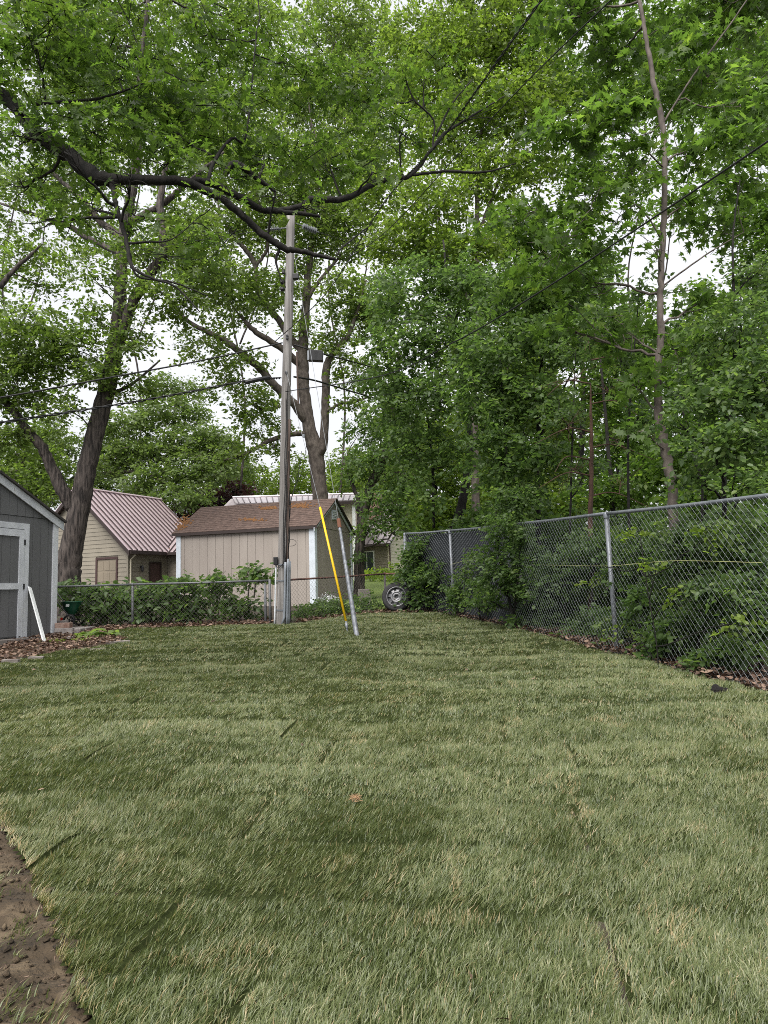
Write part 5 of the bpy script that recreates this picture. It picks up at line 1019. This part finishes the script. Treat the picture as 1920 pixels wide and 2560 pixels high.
for i, (xa, xb, ytop, ybot, Y, lm_, lab) in enumerate(((-150, 200, -120, 900, 46, L_OAKF, 'tall background tree at the far left'), (200, 460, -120, 720, 47, L_OAKF, 'tall background tree behind the leaning oak'), (460, 720, -120, 820, 47, L_OAKF, 'tall background tree behind the utility pole'),
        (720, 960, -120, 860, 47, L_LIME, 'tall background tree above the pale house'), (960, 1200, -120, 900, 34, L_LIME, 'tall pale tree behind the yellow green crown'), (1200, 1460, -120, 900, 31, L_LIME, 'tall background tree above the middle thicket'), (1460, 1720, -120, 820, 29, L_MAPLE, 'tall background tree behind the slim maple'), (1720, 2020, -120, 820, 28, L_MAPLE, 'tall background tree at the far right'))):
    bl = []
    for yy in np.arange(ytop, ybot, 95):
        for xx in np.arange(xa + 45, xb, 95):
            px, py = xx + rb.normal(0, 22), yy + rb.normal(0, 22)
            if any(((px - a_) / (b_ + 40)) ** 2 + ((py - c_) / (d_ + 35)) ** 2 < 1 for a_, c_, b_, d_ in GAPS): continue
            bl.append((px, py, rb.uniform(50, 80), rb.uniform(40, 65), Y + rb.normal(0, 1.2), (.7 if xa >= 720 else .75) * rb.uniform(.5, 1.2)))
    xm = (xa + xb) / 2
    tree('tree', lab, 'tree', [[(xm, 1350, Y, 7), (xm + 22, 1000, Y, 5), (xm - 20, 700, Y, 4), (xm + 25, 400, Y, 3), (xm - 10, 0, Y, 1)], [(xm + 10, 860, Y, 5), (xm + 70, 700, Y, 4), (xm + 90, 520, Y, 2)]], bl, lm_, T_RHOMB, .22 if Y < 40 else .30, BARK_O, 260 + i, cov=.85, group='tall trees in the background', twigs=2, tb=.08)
# thin saplings
for i, (x0, x1, x2, Y, yb, yt) in enumerate(((1262, 1268, 1250, 13.4, 1500, 900), (1420, 1428, 1440, 12.6, 1540, 850), (1586, 1570, 1600, 10.6, 1560, 700), (1740, 1755, 1730, 9.3, 1640, 800))):
    tree('sapling', ('sapling with thin dark stem beside the leafy fence post', 'thin sapling left of the reddish conifer', 'thin sapling between the conifer and the slim maple', 'thin sapling just right of the slim maple')[i], 'tree',
         [[(x0, yb, Y, 7), (x1, (yb + yt) / 2, Y, 6), (x2, yt, Y, 2)]], [(x1 - 30, yt + 180, 60, 60, Y - .2, .5), (x1 + 40, yt + 330, 60, 50, Y - .3, .5), (x2, yt + 30, 50, 60, Y, .5)], L_SHRUB, T_OVATE, .08, BARK_D, 150 + i, cov=1.6, twigs=4)
# ------------------------------------------------------------------ shrubs and vines
def shrub(name, label, stems, blobs, lm, tmpl, size, seed, cov=1.8, bark=BARK_D, droop=.2, tb=0.0, twigs=4, group=None, cat='shrub'):
    return tree(name, label, cat, stems, blobs, lm, tmpl, size, bark, seed, cov, group, twigs, droop, tb, parts=('stem', 'foliage'))
UG = 'undergrowth behind the tall fence'
for i, (px, py, rx, ry, Y, cv, lab) in enumerate(((1200, 1470, 70, 60, 15.2, .8, 'undergrowth shrub behind the fence by the dark screen'), (1410, 1440, 80, 80, 12.0, .7, 'undergrowth shrub behind the fence left of the middle post'),
        (1480, 1380, 70, 60, 11.6, .6, 'undergrowth shrub around the conifer trunk'), (1600, 1400, 70, 90, 9.6, .8, 'undergrowth shrub right of the silver fence post'), (1590, 1550, 80, 50, 9.95, .9, 'low undergrowth at the foot of the silver fence post'),
        (1740, 1380, 90, 80, 8.5, .8, 'undergrowth shrub behind the fence right of the slim maple'), (1850, 1440, 80, 110, 7.9, .8, 'undergrowth shrub at the right edge behind the fence'), (1740, 1560, 90, 60, 8.4, .7, 'low undergrowth right of the slim maple foot'), (1880, 1600, 70, 50, 7.5, .6, 'low undergrowth at the lower right edge'), (1340, 1500, 60, 60, 12.9, .6, 'low undergrowth right of the vine covered post'), (1660, 1610, 60, 40, 8.7, .8, 'low weeds at the slim maple foot'), (1800, 1640, 70, 40, 7.9, .8, 'low weeds at the thin buckthorn foot'), (1490, 1560, 70, 40, 11.0, .8, 'low weeds at the conifer foot'), (1400, 1545, 60, 35, 12.2, .8, 'low weeds left of the conifer foot'), (1900, 1520, 60, 60, 7.6, .8, 'leafy undergrowth at the extreme right edge'), (1650, 1500, 70, 50, 8.9, .7, 'leafy undergrowth before the slim maple trunk'))):
    shrub('shrub', lab, [[(px, py + ry + 30, Y, 6), (px + 8, py, Y, 4), (px - 10, py - ry * .6, Y, 2)]], [(px, py, rx, ry, Y, cv), (px - rx * .6, py + ry * .4, rx * .6, ry * .5, Y + .1, cv), (px + rx * .6, py - ry * .3, rx * .6, ry * .6, Y + .2, cv)], L_SHRUB, T_OVATE, .08, 160 + i, cov=3.0, group=UG)
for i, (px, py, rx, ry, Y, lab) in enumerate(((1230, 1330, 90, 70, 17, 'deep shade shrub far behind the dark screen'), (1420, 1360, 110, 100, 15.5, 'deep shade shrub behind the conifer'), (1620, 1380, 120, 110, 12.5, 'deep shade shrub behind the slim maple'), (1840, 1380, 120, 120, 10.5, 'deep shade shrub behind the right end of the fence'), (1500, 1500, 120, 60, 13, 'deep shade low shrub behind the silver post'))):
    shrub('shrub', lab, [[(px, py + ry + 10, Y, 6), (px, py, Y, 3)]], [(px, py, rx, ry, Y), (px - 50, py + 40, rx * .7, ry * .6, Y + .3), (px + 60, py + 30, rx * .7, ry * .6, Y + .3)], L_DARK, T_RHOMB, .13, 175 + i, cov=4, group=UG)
shrub('buckthorn_shrub', 'leafy buckthorn growing through the fence around the middle post', [[(1284, 1560, 12.6, 7), (1262, 1440, 12.6, 7), (1245, 1370, 12.6, 6), (1240, 1280, 12.6, 4)], [(1284, 1540, 12.6, 5), (1300, 1400, 12.6, 4), (1300, 1300, 12.6, 3)]],
      [(1260, 1310, 60, 50, 12.4), (1300, 1360, 45, 50, 12.3), (1240, 1390, 50, 35, 12.4, .8), (1290, 1430, 45, 35, 12.3), (1240, 1460, 50, 40, 12.4, .9), (1310, 1480, 25, 30, 12.3, .9), (1290, 1555, 35, 18, 12.4, .7), (1220, 1500, 40, 30, 12.9, .6), (1280, 1250, 60, 40, 12.6)], L_SHRUB, T_OVATE, .075, 180, cov=1.8)
shrub('vine', 'dark creeper covering the fence corner above the wheel', [[(1050, 1530, 16.9, 7), (1045, 1430, 16.9, 6), (1040, 1350, 16.9, 4)], [(1070, 1530, 16.6, 5), (1085, 1400, 16.4, 4)]],
      [(1050, 1380, 40, 35, 16.6), (1045, 1440, 40, 40, 16.5), (1060, 1490, 45, 30, 16.4), (1085, 1430, 35, 50, 16.2, .7), (1025, 1410, 20, 40, 16.8), (1110, 1480, 25, 30, 15.9, .4), (1010, 1440, 22, 16, 16.9, .8), (1020, 1495, 16, 14, 16.7, .7), (1070, 1345, 30, 12, 16.6, .7)], L_SHRUB, T_OVATE, .095, 181, cov=2.0, tb=-.05, cat='vine')
shrub('vine', 'light leafy vine climbing through the screened fence near its far post', [[(1200, 1548, 14.0, 4), (1195, 1470, 14.0, 3), (1190, 1380, 14.0, 2)]], [(1195, 1400, 30, 30, 13.9, .6), (1205, 1460, 35, 30, 13.8, .7), (1190, 1510, 40, 25, 13.9, .7), (1165, 1440, 20, 40, 14.4, .4)], L_SHRUB, T_OVATE, .08, 182, cov=1.6, cat='vine', tb=.1)
shrub('vine', 'bright sprigs poking through the fence right of the silver post', [[(1640, 1600, 8.3, 3), (1620, 1480, 8.4, 3), (1600, 1340, 8.5, 2)]], [(1590, 1330, 35, 25, 8.5, .4), (1640, 1420, 45, 25, 8.2, .35), (1480, 1440, 30, 25, 10.1, .4), (1700, 1470, 40, 25, 7.9, .35), (1830, 1560, 40, 40, 7.1, .4), (1560, 1580, 35, 25, 9.1, .5), (1790, 1340, 50, 40, 7.5, .45)], L_LIME, T_OVATE, .07, 183, cov=1.1, cat='vine', tb=.1)
HG = 'broad leaved shrubs behind the low fence'
for i, (px, py, rx, ry, Y, lab, tone) in enumerate(((180, 1490, 50, 35, 15.6, 'broad leaved shrub behind the spreader', 0), (250, 1492, 60, 34, 15.7, 'broad leaved shrub left of the low fence post', .03), (250, 1520, 60, 40, 15.5, 'low dark shrub behind the low fence left of its post', -.1), (345, 1490, 60, 34, 15.7, 'broad leaved shrub around the low fence post', .03), (350, 1525, 60, 40, 15.5, 'low shrub right behind the low fence post', -.05),
        (440, 1478, 60, 38, 15.6, 'broad leaved shrub below the left corner of the tan shed', .05), (450, 1530, 60, 35, 15.5, 'low shrub under the left end of the tan shed wall', -.05), (530, 1475, 50, 45, 15.5, 'thin broad leaved shrub before the tan shed wall', 0), (620, 1440, 50, 30, 15.6, 'tall leafy shrub just left of the pole', .1), (580, 1530, 60, 35, 15.5, 'twiggy low shrub left of the pole foot', -.05))):
    shrub('shrub', lab, [[(px, py + ry + 25, Y, 4), (px + 5, py, Y, 3), (px - 6, py - ry * .7, Y, 2)], [(px + 15, py + ry + 25, Y, 4), (px + 22, py, Y, 3), (px + 32, py - ry * .6, Y, 2)]], [(px, py, rx, ry, Y, 1 if i not in (7, 8, 9) else .6), (px + rx * .5, py - ry * .4, rx * .5, ry * .5, Y - .1, .8)], L_SHRUB, T_OVATE, .13, 190 + i, cov=2.8, group=HG, tb=tone, bark=BARK_G, twigs=8)
# plants along the rusty fence
for i, (px, py, rx, ry, Y, lab, mt, sz) in enumerate(((760, 1535, 30, 20, 15.6, 'small weedy plant right of the pole foot', L_DARK, .07), (800, 1525, 35, 22, 16.0, 'bushy plant before the tan shed corner', L_DARK, .07), (850, 1522, 40, 25, 16.4, 'bushy plant behind the yellow guard', L_SHRUB, .07), (910, 1510, 40, 28, 17.3, 'bushy plant left of the wheel', L_DARK, .08), (825, 1505, 30, 18, 16.8, 'white flowering plant near the rusty fence', L_SHRUB, .06))):
    sh = shrub('weed_plant', lab, [[(px, py + ry + 6, Y, 3), (px, py, Y, 2)]], [(px, py, rx, ry, Y, 1, .35)], mt, T_OVATE, sz, 210 + i, cov=2.0, cat='plant')
    if i == 4:
        v, f, t = foliage([(815, 1493, 22, 6, 16.7, 1, .3), (838, 1498, 14, 5, 16.7, 1, .2)], .035, T_RHOMB, np.random.default_rng(4), 1.2); put('flowers', fast_mesh('flowers', v, f, t), L_FLOWER, sh)
for i, (px, py, Y) in enumerate(((925, 1436, 35.5), (955, 1438, 35), (985, 1438, 34.5), (1010, 1440, 34))):
    shrub('hosta', ('lime hosta by the cream house window', 'lime hosta second from the house window', 'lime hosta third from the house window', 'lime hosta nearest the vine corner')[i], [[(px, py + 14, Y, 3), (px, py, Y, 2)]], [(px, py, 22, 14, Y, 1.2)], L_HOSTA, T_OVATE, .20, 220 + i, cov=2.2, cat='plant', twigs=1)
def leafgrid(L_, W_, base, az, el, curl, nx=4, ny=6):
    v = []
    for j in range(ny + 1):
        t = j / ny; w = W_ * math.sin(math.pi * min(1, t * .93 + .07)) ** .7
        e = el - curl * t; cx = L_ * t
        for i in range(nx + 1):
            s = (i / nx - .5) * 2; up = .12 * W_ * s * s + .02 * math.sin(7 * t + 3 * s) * L_
            v.append(np.array([math.cos(az), math.sin(az), 0]) * cx * math.cos(e) + np.array([-math.sin(az), math.cos(az), 0]) * s * w / 2 + UP * (cx * math.sin(e) + up) + base)
    f = [(j * (nx + 1) + i, j * (nx + 1) + i + 1, (j + 1) * (nx + 1) + i + 1, (j + 1) * (nx + 1) + i) for j in range(ny) for i in range(nx)]
    return np.array(v), np.array(f)
def bigplant(px, py, n, L_, label, seed, name='burdock', mat=L_SHRUB, wr=.62, spread=.12):
    c = G(px, py); r = np.random.default_rng(seed); root = thing(name, c, label, 'plant')
    for k in range(n):
        az = k * 2.4 + r.normal(0, .3); b = c + np.array([r.normal(0, spread), r.normal(0, spread * .5), .04 + r.random() * .05]); l = L_ * r.uniform(.7, 1.15)
        v, f = leafgrid(l, l * wr, b, az, r.uniform(.5, 1.1), r.uniform(.8, 1.5)); put('leaf', fast_mesh('leaf', v, f, np.full(len(v), r.uniform(.75, 1)), smooth=True), mat, root)
bigplant(222, 1598, 13, .30, 'burdock with big pale leaves in the mulch bed', 1)
bigplant(252, 1596, 8, .24, 'smaller burdock at the right end of the mulch bed', 2)
bigplant(222, 1557, 7, .24, 'broad leaved weed beside the spreader', 3)
bigplant(548, 1556, 12, .42, 'bright fern frond clump under the twiggy shrub', 4, 'fern', wr=.22)
bigplant(945, 1532, 12, .45, 'strap leaved clump left of the wheel', 5, 'daylily', wr=.08)
shrub('ground_cover', 'low mossy creeping weeds before the grey shed corner', [[(150, 1604, 12.9, 2), (152, 1600, 12.9, 1)]], [(130, 1602, 30, 4, 12.9, 1, .2), (175, 1603, 30, 5, 12.8, 1, .2), (205, 1601, 25, 6, 12.8, 1, .2)], L_HOSTA, T_OVATE, .035, 230, cov=1.6, cat='plant', twigs=1)
print('leaf triangles', NL, 'grass', len(gv[1]), 'objects', len(bpy.data.objects))
